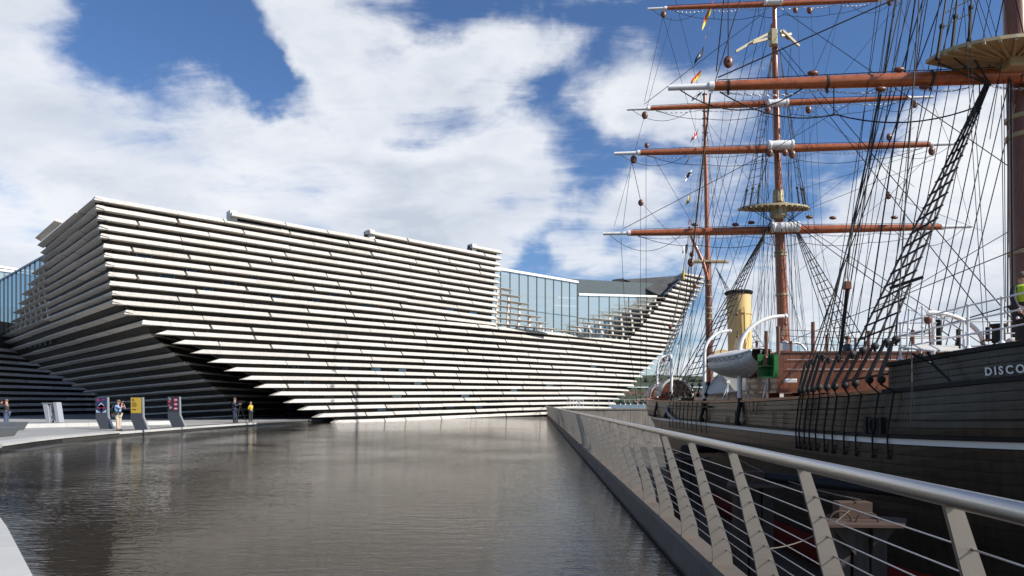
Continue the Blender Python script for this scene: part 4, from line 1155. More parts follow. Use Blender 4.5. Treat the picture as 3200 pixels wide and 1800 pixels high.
# iron bands under the fore yard
for px in (1838, 2092, 2590-0, 2352):
    f = (px-1681)/(3300-1681.); l, r, c, ra, Lr = YF; p = l.lerp(r, f*1.02)
    q = MB(); q.lathe(p, [(ra(f)+.002, -.04), (ra(f)+.018, -.03), (ra(f)+.018, .03), (ra(f)+.002, .04)], 14, axis=(r-l)); q.obox(p - Vector((0, 0, ra(f)+.06)), (.03, 0, 0), (0, .02, 0), (0, 0, .07)); q.build('yard_band', M_rust, ship, smooth=True)
for px, py, d, r in ((1669, 36, 37.2, .20), (2238, 6, 36.2, .2), (1622, 290, 36.9, .22), (2301, 262, 35.7, .22), (1594, 401, 36.9, .23), (2344, 380, 35.5, .24), (2037, 26, 36.2, .2), (2101-100, 25, 36.2, .18),
                     (2034-0, 276, 35.6, .22), (1932, 277, 35.6, .22), (1936, 384, 35.5, .24), (1993, 388, 35.5, .24), (1975, 384, 35.4, .2), (1564, 478-20, 36.7, .0), (1612, 510, 36.9, .19), (1627, 366, 36.8, .16), (1832, 156, 30, .28),
                     (2235, 492, 34, .20), (2237, 345, 34.5, .2), (2131, 718, 22, .0), (1740, 640, 45, .2), (1748, 718, 45, .16), (1686, 822, 45, .16), (1853, 790, 38, .12)):
    if r: block(P(px, py, d), r)
for px, py, d in ((2216, 227-3, 19.2), (2336-10, 213+5, 19.1), (2576, 160, 18.8), (1748, 568, 36.2), (1890, 563, 35.9), (1850, 568, 36), (2095, 551, 35.3), (2250, 550, 35.2), (2036, 549, 35.3)):
    block(P(px, py - (3 if d > 30 else 0), d), .17 if d > 30 else .14, flat=(1.5, .7, .7))
block(P(2262, 175, 19.2), .14, flat=(1.5, .7, .7)); block(P(2045, 184, 19.4), .14, flat=(1.5, .7, .7))
# platforms (tops)
def top_platform(c, w, dd, m, drop, name):
    b = MB(); n = 18; c = Vector(c); rim = []
    for k in range(n+1):
        a = math.pi*k/n; rim.append(Vector((c.x - w*math.cos(a), c.y - dd*math.sin(a)**.8*1.0, c.z - drop*abs(math.cos(a))**2)))
    back = [Vector((c.x + w*math.cos(math.pi*k/n), c.y + dd*.35, c.z - drop*abs(math.cos(math.pi*k/n))**2)) for k in range(0, n+1, 6)]
    ring = rim + back[1:-1]
    cc = Vector((c.x, c.y, c.z+.02)); k = len(ring)
    th = Vector((0, 0, -.09)); b.add(ring + [cc] + [v + th for v in ring] + [cc + th], [(i, (i+1)%k, k) for i in range(k)] + [(k+1+(i+1)%k, k+1+i, 2*k+1) for i in range(k)] + [(i, k+1+i, k+1+(i+1)%k, (i+1)%k) for i in range(k)])
    o = b.build(name, m, ship)
    for i in range(2, k-3, 1):
        q = MB(); q.beam(cc + th + Vector((0, 0, -.03)), ring[i] + th + Vector((0, 0, -.03)), .07, .08); q.build('top_rib', m, ship)
    return ring
rm = top_platform(P(1944, 524, 36.0), 1.87, 1.0, M_cream, .04, 'main_top')
q = MB(); q.lathe(P(1958, 545, 35.7), [(.30, -.1), (.42, 0), (.42, .35), (.62, .5), (.62, .58)], 14); q.build('mast_cheek', M_cream, ship, smooth=True)
q = MB(); q.obox(P(1945, 95, 36.2), (.17, 0, 0), (0, .18, 0), (0, 0, .42)); q.build('cap_block', M_cream, ship, bevel=.04)
for a, e in (((1851, 130), (1895, 104)), ((1895, 104), (1940, 82)), ((1893, 108), (1938, 96)), ((1962, 78), (1985, 98)), ((1968, 76), (2010, 116)), ((1965, 90), (1990, 86))):
    q = MB(); q.beam(P(*a, 36.0), P(*e, 36.2), .10, .12); q.build('crosstree', M_cream, ship)
rm2 = top_platform(P(2546, 147, 18.9), 2.4, 1.35, M_cream, .06, 'fore_top')
q = MB(); q.obox(P(2550, 150, 18.8), (.32, 0, 0), (0, .3, 0), (0, 0, .30)); q.build('mast_cheek', M_cream, ship, bevel=.05)
# ---------------------------------------------------------------- standing rigging
def shroud_set(feet, head, ratl, r, name='shroud', rung=.018, rng=None, stuff=False, deadeye=.0, up=None):
    feet = [Vector(f) for f in feet]; head = [Vector(h) for h in head]
    for f, h in zip(feet, head): ropeobj([f, f.lerp(h, .5) , h], r, name=name, n=5)
    if ratl:
        k0, k1, step = ratl; n = int((head[0]-feet[0]).length*(k1-k0)/step)
        b = MB()
        for i in range(n):
            f = k0 + (k1-k0)*i/n
            pts = [a.lerp(h, f) for a, h in zip(feet, head)]
            if rng: pts = pts[rng[0]:rng[1]]
            dirv = (pts[-1]-pts[0]).normalized()*.06
            if stuff: b.tube([pts[0]-dirv] + pts[1:-1] + [pts[-1]+dirv], rung, 4, caps=False)
            else:
                q = MB(); q.beam(pts[0]-dirv, pts[-1]+dirv, .05, .035); q.build('ratline', M_rope, ship)
        if stuff: tag(b.build('ratlines', M_rope, ship), kind='stuff')
# fore shrouds, starboard
Uf = [(2031,916),(2044,909),(2060,896),(2069,899),(2084,906),(2109,901),(2144,891),(2171,881),(2201,871),(2231,861),(2254,854)]
Lf = [(2022,981),(2046,979),(2061,974),(2081,975),(2100,973),(2126,969),(2152,964),(2187,956),(2217,955)]
def star(px, x, dz=0): return x/((px-CX)/F)
headf = [P(2478+k*4.5, 212 - k*2, 19.0+.1*k) for k in range(5)]
shr = [4, 6, 7, 8, 9]
feet = []
for k in shr:
    px, py = Uf[k]; d = star(px, 9.35); feet.append(P(px, py, d))
shroud_set([feet[1], feet[2], feet[3], feet[4]], headf[:4], (.055, .93, .40), .030)
q = MB(); q.beam(P(2238, 725, 16.9), P(2322, 697, 16.6), .10, .07); q.build('spreader', M_rope, ship); q = MB(); q.beam(P(2125, 993-34, 19.2), P(2247, 938, 17.0), .06, .05); q.build('spreader', M_rope, ship)
for k in (0, 1, 2, 3, 4, 5, 10):
    px, py = Uf[k]; d = star(px, 9.3); a = P(px, py, d)
    h = Vector((13.9, 19.9, 17 + k*2.6)); ropeobj([a, a.lerp(h, .6), h], .018, name='backstay', n=5)
for dx, hz in ((6, 30), (12, 26), (-6, 34), (20, 22), (40, 28), (70, 33)):
    a = P(2090+dx*2, 900, 19.0); h = Vector((13.9, 19.8, hz)); ropeobj([a, h], .011, name='backstay', n=4)
def deadeye(c, r=.13):
    r *= .78; b = MB(); b.lathe(Vector(c)+Vector((0, -.06, 0)), [(r*.6, 0), (r, .03), (r, .09), (r*.6, .12)], 10, axis=(0, 1, 0)); b.ball(Vector(c)+Vector((0, 0, -r*.9)), r*.45, r*.5, r*.6, 6, 5); return b.build('deadeye', M_black, ship, smooth=True)
for k, (px, py) in enumerate(Uf):
    d = star(px, 9.3); c = P(px, py, d); deadeye(c, .125 if k > 5 else .11)
    lx, ly = ((2014, 984), (2022, 983), (2034, 981), (2046, 979), (2061, 975), (2081, 975), (2100, 973), (2126, 969), (2152, 964), (2187, 956), (2217, 955))[k]
    dl = star(lx, 9.02); e = P(lx, ly, dl); deadeye(e, .125)
    for s_ in (-.075, -.045, -.015, .015, .045, .075):
        b = MB(); off_ = Vector((0, s_*1.3, 0)); b.tube([c + off_*.7 + Vector((-.05-abs(s_)*.3, 0, -.03)), e + off_ + Vector((-.05, 0, .06))], .0155, 4, caps=False); b.build('lanyard', M_lanyard, ship)
    q = MB(); q.tube([e - Vector((0, 0, .12)), Vector((AX - hb(e.y, rail_z(e.y)) - .14, e.y + .05, rail_z(e.y)-.05)), hull_pt(e.y + .35, stripe_z(e.y)+.16, -1, .12), hull_pt(e.y + .45, stripe_z(e.y)-.42, -1, .05)], .024, 6)
    pe = hull_pt(e.y+.45, stripe_z(e.y)-.42, -1, .05); q.ball(pe, .05, .05, .06, 6, 5); q.ball(pe + Vector((0, -.03, .16)), .035, .035, .035, 6, 4)
    q.build('chain_plate', M_black, ship, smooth=True)
# main mast shrouds
hm = P(1940, 556, 35.8)
fm = [hull_pt(y, 1.7, -1, .15) for y in (31.4, 32.8, 34.2, 35.6, 37.0, 38.2)]
shroud_set([f + Vector((.12, 0, .75)) for f in fm], [hm + Vector((-.05, .0, -.02*k)) for k in range(6)], (.02, .95, .42), .026, stuff=True, rung=.022, rng=(1, 5))
hm2 = P(1994, 560, 35.7); fm2 = [Vector((AX+4.35, y, 1.9)) for y in (32.8, 34.0, 35.2, 36.4, 37.6)]
shroud_set(fm2, [hm2]*5, (.05, .95, .42), .024, stuff=True, rung=.022, rng=(0, 4))
for k, f in enumerate(fm):
    deadeye(f + Vector((.10, 0, .72)), .12); deadeye(f + Vector((0, 0, .22)), .12)
    for s_ in (-.05, .05):
        b = MB(); b.tube([f + Vector((.1, s_, .66)), f + Vector((0, s_, .28))], .018, 4, caps=False); b.build('lanyard', M_rope, ship)
for k in range(7):
    y = 34.0 + k*1.0; a = hull_pt(y, rail_z(y)+.1, -1, .12); h = Vector((13.9, 36.6, 13 + k*2.2)); ropeobj([a, h], .015, name='backstay')
    deadeye(a + Vector((.03, 0, .4)), .09)
for k in range(10):
    y = 31.2 + k*.85; q = MB(); q.tube([hull_pt(y, rail_z(y), -1, .15), hull_pt(y+.4, stripe_z(y)+.15, -1, .11), hull_pt(y+.45, stripe_z(y)-.45, -1, .05)], .02, 5); q.build('chain_plate', M_black, ship)
q = MB(); n = 8
for k in range(n): 
    y = 31 + k*.95; q.beam(hull_pt(y, 1.35, -1, .08), hull_pt(y+.95, 1.35, -1, .08), .2, .06)
q.build('channel', M_black, ship)
# topmast shrouds (from the top rims to the crosstrees)
def topshrouds(feet, head, r=.018, lad=True):
    shroud_set(feet, [Vector(head)]*len(feet), (.08, .9, .45) if lad else None, r, stuff=True, rung=.014)
    for f in feet:
        b = MB(); f = Vector(f); d = (Vector(head)-f).normalized(); b.tube([f, f + d*.9], [.05, .045], 6); b.ball(f + d*.95, .075, .075, .09, 6, 5); b.ball(f, .07, .07, .08, 6, 5); b.build('rigging_screw', M_rope, ship, smooth=True)
topshrouds([P(1871, 522, 35.3), P(1887, 518, 35.6), P(1906, 512, 36.0)], P(1943, 130, 36.3))
topshrouds([P(2011, 517, 35.3), P(2022, 519, 35.8), P(2028, 521, 36.3)], P(1962, 130, 36.4))
topshrouds([P(2358, 146, 18.3), P(2395, 122, 18.7), P(2438, 100, 19.1)], Vector((13.85, 19.9, 21.5)), .026)
# futtock shrouds
for a in ((1880, 521), (1897, 521), (1912, 522)): ropeobj([P(*a, 35.4), P(1944, 560, 35.8)], .02, name='futtock_shroud')
for a in ((2010, 519), (2023, 521), (2030, 524)): ropeobj([P(*a, 35.4), P(1978, 562, 35.7)], .02, name='futtock_shroud')
for a in ((2360, 158), (2400, 146), (2440, 130)): ropeobj([P(*a, 18.5), P(2492, 215, 19.0)], .03, name='futtock_shroud')
# mizzen shrouds
hz = P(1768, 672, DZ); fz = [hull_pt(y, 2.0, -1, .1) for y in (42.6, 44.2, 45.8, 47.2)]
shroud_set([f + Vector((0, 0, .5)) for f in fz], [hz]*4, (.02, .95, .42), .024, stuff=True, rung=.022)
hz2 = P(1800, 672, DZ); fz2 = [Vector((AX+4.4, y, 2.3)) for y in (45.5, 47, 48.5)]
shroud_set(fz2, [hz2]*3, (.02, .95, .42), .022, stuff=True, rung=.022)
for f in fz: deadeye(f + Vector((0, 0, .48)), .12); deadeye(f + Vector((0, 0, .05)), .12)
for k in range(6):
    y = 41.5 + k*.9; a = hull_pt(y, rail_z(y)+.1, -1, .1); ropeobj([a, P(1775, 330+k*40, DZ+.6)], .013, name='backstay')
for f in (.2, .5, .8): ropeobj([P(1740+80*f, 655, DZ), P(1776, 300, DZ+.7)], .014, name='topmast_shroud')
b = MB()
for k in range(10): b.beam(P(1766, 262+k*18, DZ+.7), P(1782, 262+k*18, DZ+.7), .06, .05)
b.build('mast_steps', M_black, ship)
# long lines between the masts, measured end points with their distance
LN = [((1668,42,37.3),(1621,256,37),.012),((1668,42,37.3),(1759,360,40),.012),((1694,-20,37),(1860,620,44),.012),((1621,262,37),(1925,30,36.5),.017),((1806,195,19.8),(2480,-104,19.0),.020),
 ((1565,577,36.8),(1930,385,36),.017),((1930,385,36),(2205,220,28),.014),((1625,380,36.9),(1626,1010,40),.011),((1611,510,37),(1612,1010,39),.011),((1562,600,36.9),(1571,762,37.5),.012),((1571,762,37.5),(1602,1015,39),.014),
 ((1588,408,36.9),(1567,572,36.9),.012),((1590,408,36.9),(1612,507,36.9),.016),((1616,512,37),(1739,647,43),.012),((1639,385,36.8),(1740,560,42),.012),
 ((1958,125,36.3),(2533,870,19.6),.020),((1966,118,36.3),(2590,855,19.3),.020),((1975,30,36.8),(2576,445,22),.016),((1968,540,35.8),(2470,905,22),.020),((1972,535,35.8),(2500,885,21),.016),
 ((2039,276,35.6),(2300,470,30),.009),((2352,399,35.3),(2030,527,35.9),.012),((2360,372,35.4),(2012,476,36),.010),((2348,262,35.6),(2390,362,35.4),.011),((2310,270,35.6),(2237,345,35),.012),((2237,492,35),(2345,385,35.4),.012),((2237,492,35),(2470,580,33),.010),
 ((1935,388,35.8),(1860,640,36.5),.012),((2390,368,35.4),(2440,565,35.2),.011),((2200,780,30),(2576,560,21),.015),((2012,680,33),(2235,492,34.5),.010),((2555,765,18.6),(2300,1000-160,20),.018),((2576,620,18.7),(1995,855,33),.016),
 ((1545,570,36.8),(1690,42,37.2),.010),((2262,8,36.1),(2347,236,35.6),.010),((1832,0,29),(1832,150,30),.024),((1802,180,19.9),(1822,-10,19.5),.018),((1832,165,30),(1790,560,42),.009),((1787,235,19.8),(1740,655,19.9),.024),
 ((1740,650,19.9),(1735,760,20.5),.014),((1735,655,20),(1700,985,33),.014),((2424,-10,16.5),(2478,905,15),.009),((2434,-10,16.5),(2490,905,15),.009),
 ((1790,235,19.8),(1880,-60,19.4),.014),((1955,398,36),(2130,-10,30),.012),((2115,0,33),(2290,-140,24),.012),((2000,340,36),(2263,5,33),.010),((1980,560,35.7),(2300,320,31),.009),((2120,-5,34),(2026,400,36),.008),
 ((1950,555,35.8),(1868,905,34),.013),((1956,560,35.8),(1885,905,34),.010),((2000,395,35.9),(2146,905,31),.010),((1996,395,35.9),(2100,880,33),.010),((1880,900,34),(1920,390,36),.008),((1905,860,36),(1936,390,36),.008),((1918,385,35.6),(1925,885,35),.012),((1925,385,35.6),(1936,885,34.6),.012),((1983,395,35.6),(1996,860,35),.012),((1989,395,35.6),(2008,865,35),.012),
 ((1945,575,35.7),(1938,875,35),.010),((1935,275,35.7),(1905,830,36),.010),((2034,270,35.7),(2065,880,34),.009),((2020,265,35.7),(2050,880,34),.009),((2040,30,36.2),(2082,870,35),.009),((1925,30,36.3),(1893,520,36),.009),((2006,25,36.2),(2026,520,36),.009),((2130,760,20),(2136,610,26),.012),
 ((1790,560,DZ),(1700,985,46),.009),((1781,420,DZ),(1860,720,47),.012),((1776,300,DZ),(1945,540,37),.013),((1800,655,DZ),(1850,1000-130,43),.010),((1777,240,DZ),(1940,90,37),.010),
 ((1860,655,47),(1776,480,DZ),.010),((2525,120,18.6),(2490,350,18.3),.012),((2536,200,18.6),(2535,1000-160,18.3),.022),((2543,200,18.6),(2548,840,18.3),.028),((2525,200,18.6),(2530,760,18.2),.012),((2519,240,18.6),(2527,800,18.2),.012),
 ((2553,-10,18.4),(2576,90,18.3),.02),((2240,-10,24),(2180,400,28),.012),((2452,0,18.8),(2485,118,18.8),.010),((2462,0,18.8),(2500,110,18.8),.010),((2481,0,18.8),(2510,100,18.8),.010),((2410,-10,19),(2262,515,18),.016)]
for a, e, r in LN: ropeobj([P(*a), P(*e)], r, name='line')
rs_ = random.Random(21)
for k in range(22):   # running rigging coming down to the pin rails round the main mast
    px = rs_.uniform(1870, 2030); py = rs_.choice((120, 260, 370, 380, 530)); e = P(rs_.uniform(1900, 2040), 900, 34.5)
    ropeobj([P(1925 + rs_.uniform(-10, 70), py, 35.9), e], rs_.choice((.007, .009, .011)), name='line')
for k in range(16):
    ropeobj([P(1776 + rs_.uniform(-8, 12), rs_.choice((300, 440, 560, 665)), DZ), P(rs_.uniform(1655, 1770), 985, rs_.uniform(40, 47))], .008, name='line')
for k in range(14):   # braces leading aft from the fore yards
    px0 = 2100 + k*23; a = P(px0*1.0 + rs_.uniform(-6, 6), 905, 20.5 - k*.25); ropeobj([a, P(px0 + 110 + k*9, -30, 19.4)], rs_.choice((.010, .013, .016)), name='brace')
for px, py, d in ((1738, 660, 20.0),):
    block(P(px, py, d), .13)
b = MB(); b.obox(P(2131, 718, 18.5), (.09, 0, 0), (0, .08, 0), (0, 0, .11)); b.build('block', M_block, ship, bevel=.02)
ropeobj([P(2146, 560, 19.5), P(2131, 700, 18.5)], .014); q = MB(); q.tube([P(2131, 728, 18.5), P(2124, 800, 18.8), P(2113, 890, 19.2)], .05, 6); q.build('tackle', M_rope, ship)
# ---------------------------------------------------------------- deck structures
Bd = 24.2
x0, x1 = (1957-CX)/F*Bd, 18.9; zt, zb1 = EYE + (HZ-885)/F*Bd, EYE + (HZ-977)/F*Bd
n = 46; w = (x1-x0)/n
for k in range(n):
    q = MB(); q.box((x0 + k*w + .004, Bd + rs_.uniform(-.003, .003), zb1+.02), (x0 + (k+1)*w - .004, Bd+.05, zt-.04)); q.build('bridge_board', M_teak, ship)
q = MB(); q.box((x0-.03, Bd-.05, zt-.04), (x1, Bd+.08, zt+.02)); q.box((x0-.03, Bd-.06, zb1-.06), (x1, Bd+.06, zb1+.02)); q.box((x0-.04, Bd-.015, zb1-.05), (x0+.0, Bd+3.2, zt)); q.build('bridge_frame', M_teak, ship)
for z in (.28, .62):
    q = MB(); q.tube([(x0+.3, Bd-.05, zt - z), (x0+6, Bd-.05, zt-z)], .012, 5); q.build('hand_line', M_cable, ship)
q = MB(); q.box((x0-.1, Bd-.1, zb1-.16), (x1, Bd+3.4, zb1-.062)); q.build('bridge_deck', M_teak, ship)
# deckhouse under the bridge
for k in range(14):
    q = MB(); a = 9.9 + k*.62; q.box((a+.01, 24.75 + (.02 if k % 2 else 0), .8), (a+.61, 24.9, zb1-.17)); q.build('deckhouse_panel', M_teak, ship)
for px in (2028, 2094):
    c = P(px - 20, 992, 24.7); q = MB(); q.lathe(c + Vector((0, .03, 0)), [(.01, 0), (.17, .0), (.17, .05), (.21, .06), (.21, .0)], 16, axis=(0, -1, 0)); q.build('porthole', M_black, ship)
# ship-board green light box
gx0, gx1 = (1900-CX)/F*Bd, (1951-CX)/F*Bd; gz1, gz0 = EYE + (HZ-893)/F*Bd, EYE + (HZ-951)/F*Bd
sl = MB(); y = Bd-.25
sl.box((gx1-.30, y-.02, gz0), (gx1, y+.0, gz1)); sl.box((gx0, y, gz0), (gx1-.28, y+.03, gz1)); sl.box((gx0, y-.34, gz0), (gx1-.30, y, gz0+.025)); sl.box((gx0, y-.36, (gz0+gz1)/2-.03), (gx1-.32, y-.001, (gz0+gz1)/2)); sl.box((gx1-.31, y-.36, gz0), (gx1-.28, y-.021, gz1))
o = sl.build('light_screen', M_green, ship); q = MB(); q.lathe((gx0+.20, y-.17, (gz0+gz1)/2+.003), [(.10, 0), (.10, .05), (.075, .06), (.075, .24), (.11, .25), (.09, .32), (.05, .36), (.05, .42)], 12); q.build('lantern', M_block, o, smooth=True)
q = MB(); q.obox(P(1988, 958, 23.4), (.20, 0, 0), (0, .08, 0), (0, 0, .07)); q.build('flood_lamp', M_galv, ship, bevel=.02)
# posts on the bridge and deck
for px, y0_, y1_, d, w in ((1927.5, 833, 890, 24.6, .13), (1957.5, 821, 889, 24.0, .13), (1904, 857, 892, 26, .10), (1990, 858, 884, 25, .09), (2045, 810, 884, 24.5, .13), (2080, 842, 884, 25, .11), (2185, 832, 884, 24, .11), (2152, 850, 884, 24, .08), (2296, 830, 876, 22, .11), (2362, 801, 872, 17.6, .12), (2411, 828, 874, 17.6, .10), (2485, 823, 856, 17.5, .10)):
    q = MB(); q.tube([P(px, y1_+3, d), P(px, y0_, d)], w*.55, 8); q.build('deck_post', M_mastdark if d > 18 else M_black, ship, smooth=True)
for z in (835, 850, 868): ropeobj(sag(P(1957, z-6, 24), P(2362, z, 22), .05), .010, name='guard_wire')
q = MB(); q.obox(P(1974, 873, 25), (.13, 0, 0), (0, .13, 0), (0, 0, .13)); q.lathe(P(1974, 864, 25), [(.19, 0), (.01, .12)], 4); q.build('deck_ventilator', M_white, ship)
q = MB(); q.tube([P(1989, 868, 26), P(2003, 862, 26), P(2016, 867, 26), P(2027, 880, 26)], .05, 6); q.build('canopy_frame', M_white, ship, smooth=True)
# white deckhouse roof, awning and boat deck under the lifeboat
q = MB(); q.plate([P(1802, 943, 33), P(1764, 993, 33), P(1875, 982, 28), P(1965, 975, 26.5), P(1965, 962, 26.5), P(1900, 940, 30), P(1830, 930, 33)], .12); q.build('boat_deck_edge', M_canvas, ship)
q = MB(); q.add([P(1795, 955, 35), P(1770, 990, 34), P(1850, 985, 29.5), P(1810, 935, 31)], [(0, 1, 2, 3)]); q.build('awning', M_canvas, ship)
q = MB(); q.box((9.6, 25.5, .75), (10.0, 36, 1.95)); q.build('cabin_side', M_teak, ship)
for k in range(7):
    y = 26.3 + k*1.45; q = MB(); q.box((9.56, y, .8), (9.60, y+1.3, 1.6)); q.build('cabin_panel', M_canvas if k > 2 else M_teak, ship)
for k, (px, py0, py1, d) in enumerate(((1776, 1004, 972, 33), (1829, 1003, 960, 29.8), (1886, 1002, 952, 27), (1930, 1000, 946, 25))):
    a = P(px, py0+2, d); q = MB(); q.tube([a, P(px+2, py1, d)], .035, 6); q.tube([P(px-11, py0, d), P(px+2, py1+6, d)], .025, 6); q.obox(P(px+2, py1, d), (.07, 0, 0), (0, .07, 0), (0, 0, .07)); q.build('boat_stanchion', M_white, ship, smooth=True)
# aft hoods
for c, w in ((P(1668, 985, 44), 1.0), (P(1700, 980, 41), 1.1)):
    q = MB(); pts = [c + Vector((w*math.cos(math.pi*k/10)*.9, 0, w*.95*math.sin(math.pi*k/10)-.4)) for k in range(11)]
    q.tube(pts, .09, 6); q.build('hood_arch', M_whitet, ship, smooth=True)
    q = MB(); front = [p + Vector((0, .05, 0)) for p in pts]; n = len(front); bk = [p + Vector((0, 1.6, 0)) for p in front]
    q.add(front + bk, [tuple(range(n))] + [(k, k+n, k+1+n, k+1) for k in range(n-1)]); q.build('companion_hood', M_teak, ship)
for px, py, d in ((1668, 995, 45), (1690, 990, 42)):
    c = P(px, py, d); q = MB(); ring = [c + Vector((.27*math.cos(2*math.pi*k/14), 0, .16*math.sin(2*math.pi*k/14))) for k in range(15)]
    q.tube(ring, .07, 6); tag(q.build('lifebuoy', M_orange, None, smooth=True), 'orange lifebuoy on the stern deck, %s' % ('farther aft by the stern rail' if px < 1680 else 'nearer, beside the curved hood'), 'lifebuoy', 'orange lifebuoys on the stern')
q = MB(); q.box((12, 33, .8), (16.5, 40, 2.1)); q.build('engine_casing', M_canvas, ship)
q = MB(); q.lathe(P(1815, 905, 41), [(.22, -1.6), (.22, .1), (.30, .3), (.42, .5)], 12, axis=(-.25, -.35, 1)); q.build('cowl_ventilator', M_buff, ship, smooth=True)
q = MB(); q.lathe(P(1812, 908, 40.2), [(.01, 0), (.42, .01), (.46, .05), (.40, .2)], 14, axis=(-.3, -1, .2)); q.build('cowl_mouth', M_red, ship, smooth=True)
# davits
def arc(a, e, bulge, n=10):
    a = Vector(a); e = Vector(e); out = []
    # quarter ellipse: vertical at a, horizontal at e
    for k in range(n+1):
        t = k/n*math.pi/2; out.append(Vector((a.x + (e.x-a.x)*(1-math.cos(t)), a.y + (e.y-a.y)*(1-math.cos(t)), a.z + (e.z-a.z)*math.sin(t))))
    return out
def davit(px, pb, pm, top, d, r, lower=1045):
    base = P(px, pb, d); mid = P(px + (0), pm, d); e = P(*top, d+.3)
    pts = [base, mid] + arc(mid, e, 0)[1:]
    q = MB(); q.tube(pts, [r]*2 + [r*(1-.25*k/10.) for k in range(1, 11)], 12); q.ball(e, r*1.1, r*1.1, r*1.1, 8, 6); q.build('davit', M_white, ship, smooth=True)
    y = base.y; q = MB(); q.tube([base + Vector((0, 0, -.0)), Vector((base.x, y, rail_z(y)-.1)), hull_pt(y, stripe_z(y)+.18, -1, .22)], r*.95, 10); q.ball(hull_pt(y, stripe_z(y)+.2, -1, .16), .13, .13, .1, 8, 5); q.build('davit_post', M_black, ship, smooth=True)
    return e
e1 = davit(1772, 1003, 890, (1836, 832), 32.1, .085)
e2 = davit(1861, 1001, 880, (1976, 795), 26.95, .092)
e3 = davit(1653, 1000, 935, (1672, 896), 43.7, .075)
e4 = davit(1689, 998, 925, (1687, 895), 40.0, .085)
def tackle(a, e, k=3, r=.012):
    a = Vector(a); e = Vector(e)
    block(a, .11, flat=(.8, .7, 1.3)); block(e, .10, flat=(.8, .7, 1.2))
    for j in range(k): ropeobj([a + Vector((.05*(j-1), 0, 0)), e + Vector((.05*(j-1), 0, 0))], r, M_ropel if r < .02 else None, name='fall')
tackle(P(1855, 848, 32), P(1846, 890, 31)); ropeobj([P(1855, 832, 32), P(1855, 848, 32)], .02)
tackle(P(1976, 815, 26.9), P(1967, 853, 26.6)); ropeobj([P(1976, 797, 27), P(1976, 815, 26.9)], .02)
tackle(P(1670, 905, 43), P(1680, 985, 42), 3, .010); tackle(P(1685, 905, 40.5), P(1672, 985, 41.5), 3, .010)
# lifeboat
lb = empty('lifeboat', (9.0, 28, 2.2), 'white wooden lifeboat under a canvas cover, slung from curved white davits', 'lifeboat')
La, Lb = P(1806, 905, 31.2), P(1915, 893, 24.6)
def lbp(t, s_, v):   # t along 0..1, s_ side -1..1, v 0 top .. 1 keel
    c = La.lerp(Lb, t); hw = .95*math.sin(math.pi*(.06+.88*t))**.62*(1 - (1-min(1, (1-v)*1.6))**2 * .97)
    dp = .85*(.55 + .45*math.sin(math.pi*t)**.5)
    ax = (Lb-La).normalized(); nx = Vector((ax.y, -ax.x, 0))
    return c + nx*(-s_)*hw*-1*1.0 + Vector((0, 0, -dp*v + .18*(2*t-1)**4))
nt_, nv = 20, 8
for c in range(nv):
    q = MB(); vs = []
    for s_ in (-1, 1):
        base_i = len(vs)
        for k in range(nt_+1):
            t = k/nt_; vs += [lbp(t, s_, c/nv) + Vector((0, 0, .0)), lbp(t, s_*1.0, (c+1)/nv)]
        fs = [(base_i+2*k, base_i+2*k+1, base_i+2*k+3, base_i+2*k+2) for k in range(nt_)]
        if s_ > 0: fs = [tuple(reversed(f)) for f in fs]
        q.f += fs; q.m += [0]*len(fs)
    q.v = [tuple(v) for v in vs]; q.build('strake', M_whitet, lb, smooth=True)
q = MB()
for s_ in (-1, 1): q.tube([lbp(k/nt_, s_*1.03, 0) for k in range(nt_+1)], .035, 6)
q.build('gunwale', M_white, lb, smooth=True)
q = MB(); vs = []
for k in range(nt_+1):
    t = k/nt_; a, c = lbp(t, -1, 0), lbp(t, 1, 0); m_ = (a+c)/2 + Vector((0, 0, .06 + .26*math.sin(math.pi*t)**.4 + .015*math.sin(k*2.1))); vs += [a + Vector((0, 0, .04)), m_, c + Vector((0, 0, .04))]
q.add(vs, [(3*k+j, 3*k+j+1, 3*k+3+j+1, 3*k+3+j) for k in range(nt_) for j in (0, 1)]); q.build('canvas_cover', M_canvas, lb, smooth=True)
for s_ in (-1, 1):
    for k in range(12):
        a, c = lbp(.06 + k*.073, s_*1.05, .06), lbp(.06 + (k+1)*.073, s_*1.05, .06); b = MB(); b.tube(sag(a, c, .13, 6), .010, 4, caps=False); b.build('grab_line', M_rope, lb)
q = MB(); q.tube([lbp(.02, 0, 0), lbp(.0, 0, .3), lbp(.03, 0, .8), lbp(.2, 0, 1.0), lbp(.8, 0, 1.0), lbp(.97, 0, .8), lbp(1, 0, 0)], .035, 6); q.build('keel', M_whitet, lb)
b = MB(); b.tube([lbp(.18, -1.04, .35), lbp(.4, -1.04, .62), lbp(.62, -1.04, .66), lbp(.85, -1.04, .42)], .018, 5); b.build('bilge_rope', M_rope, lb)
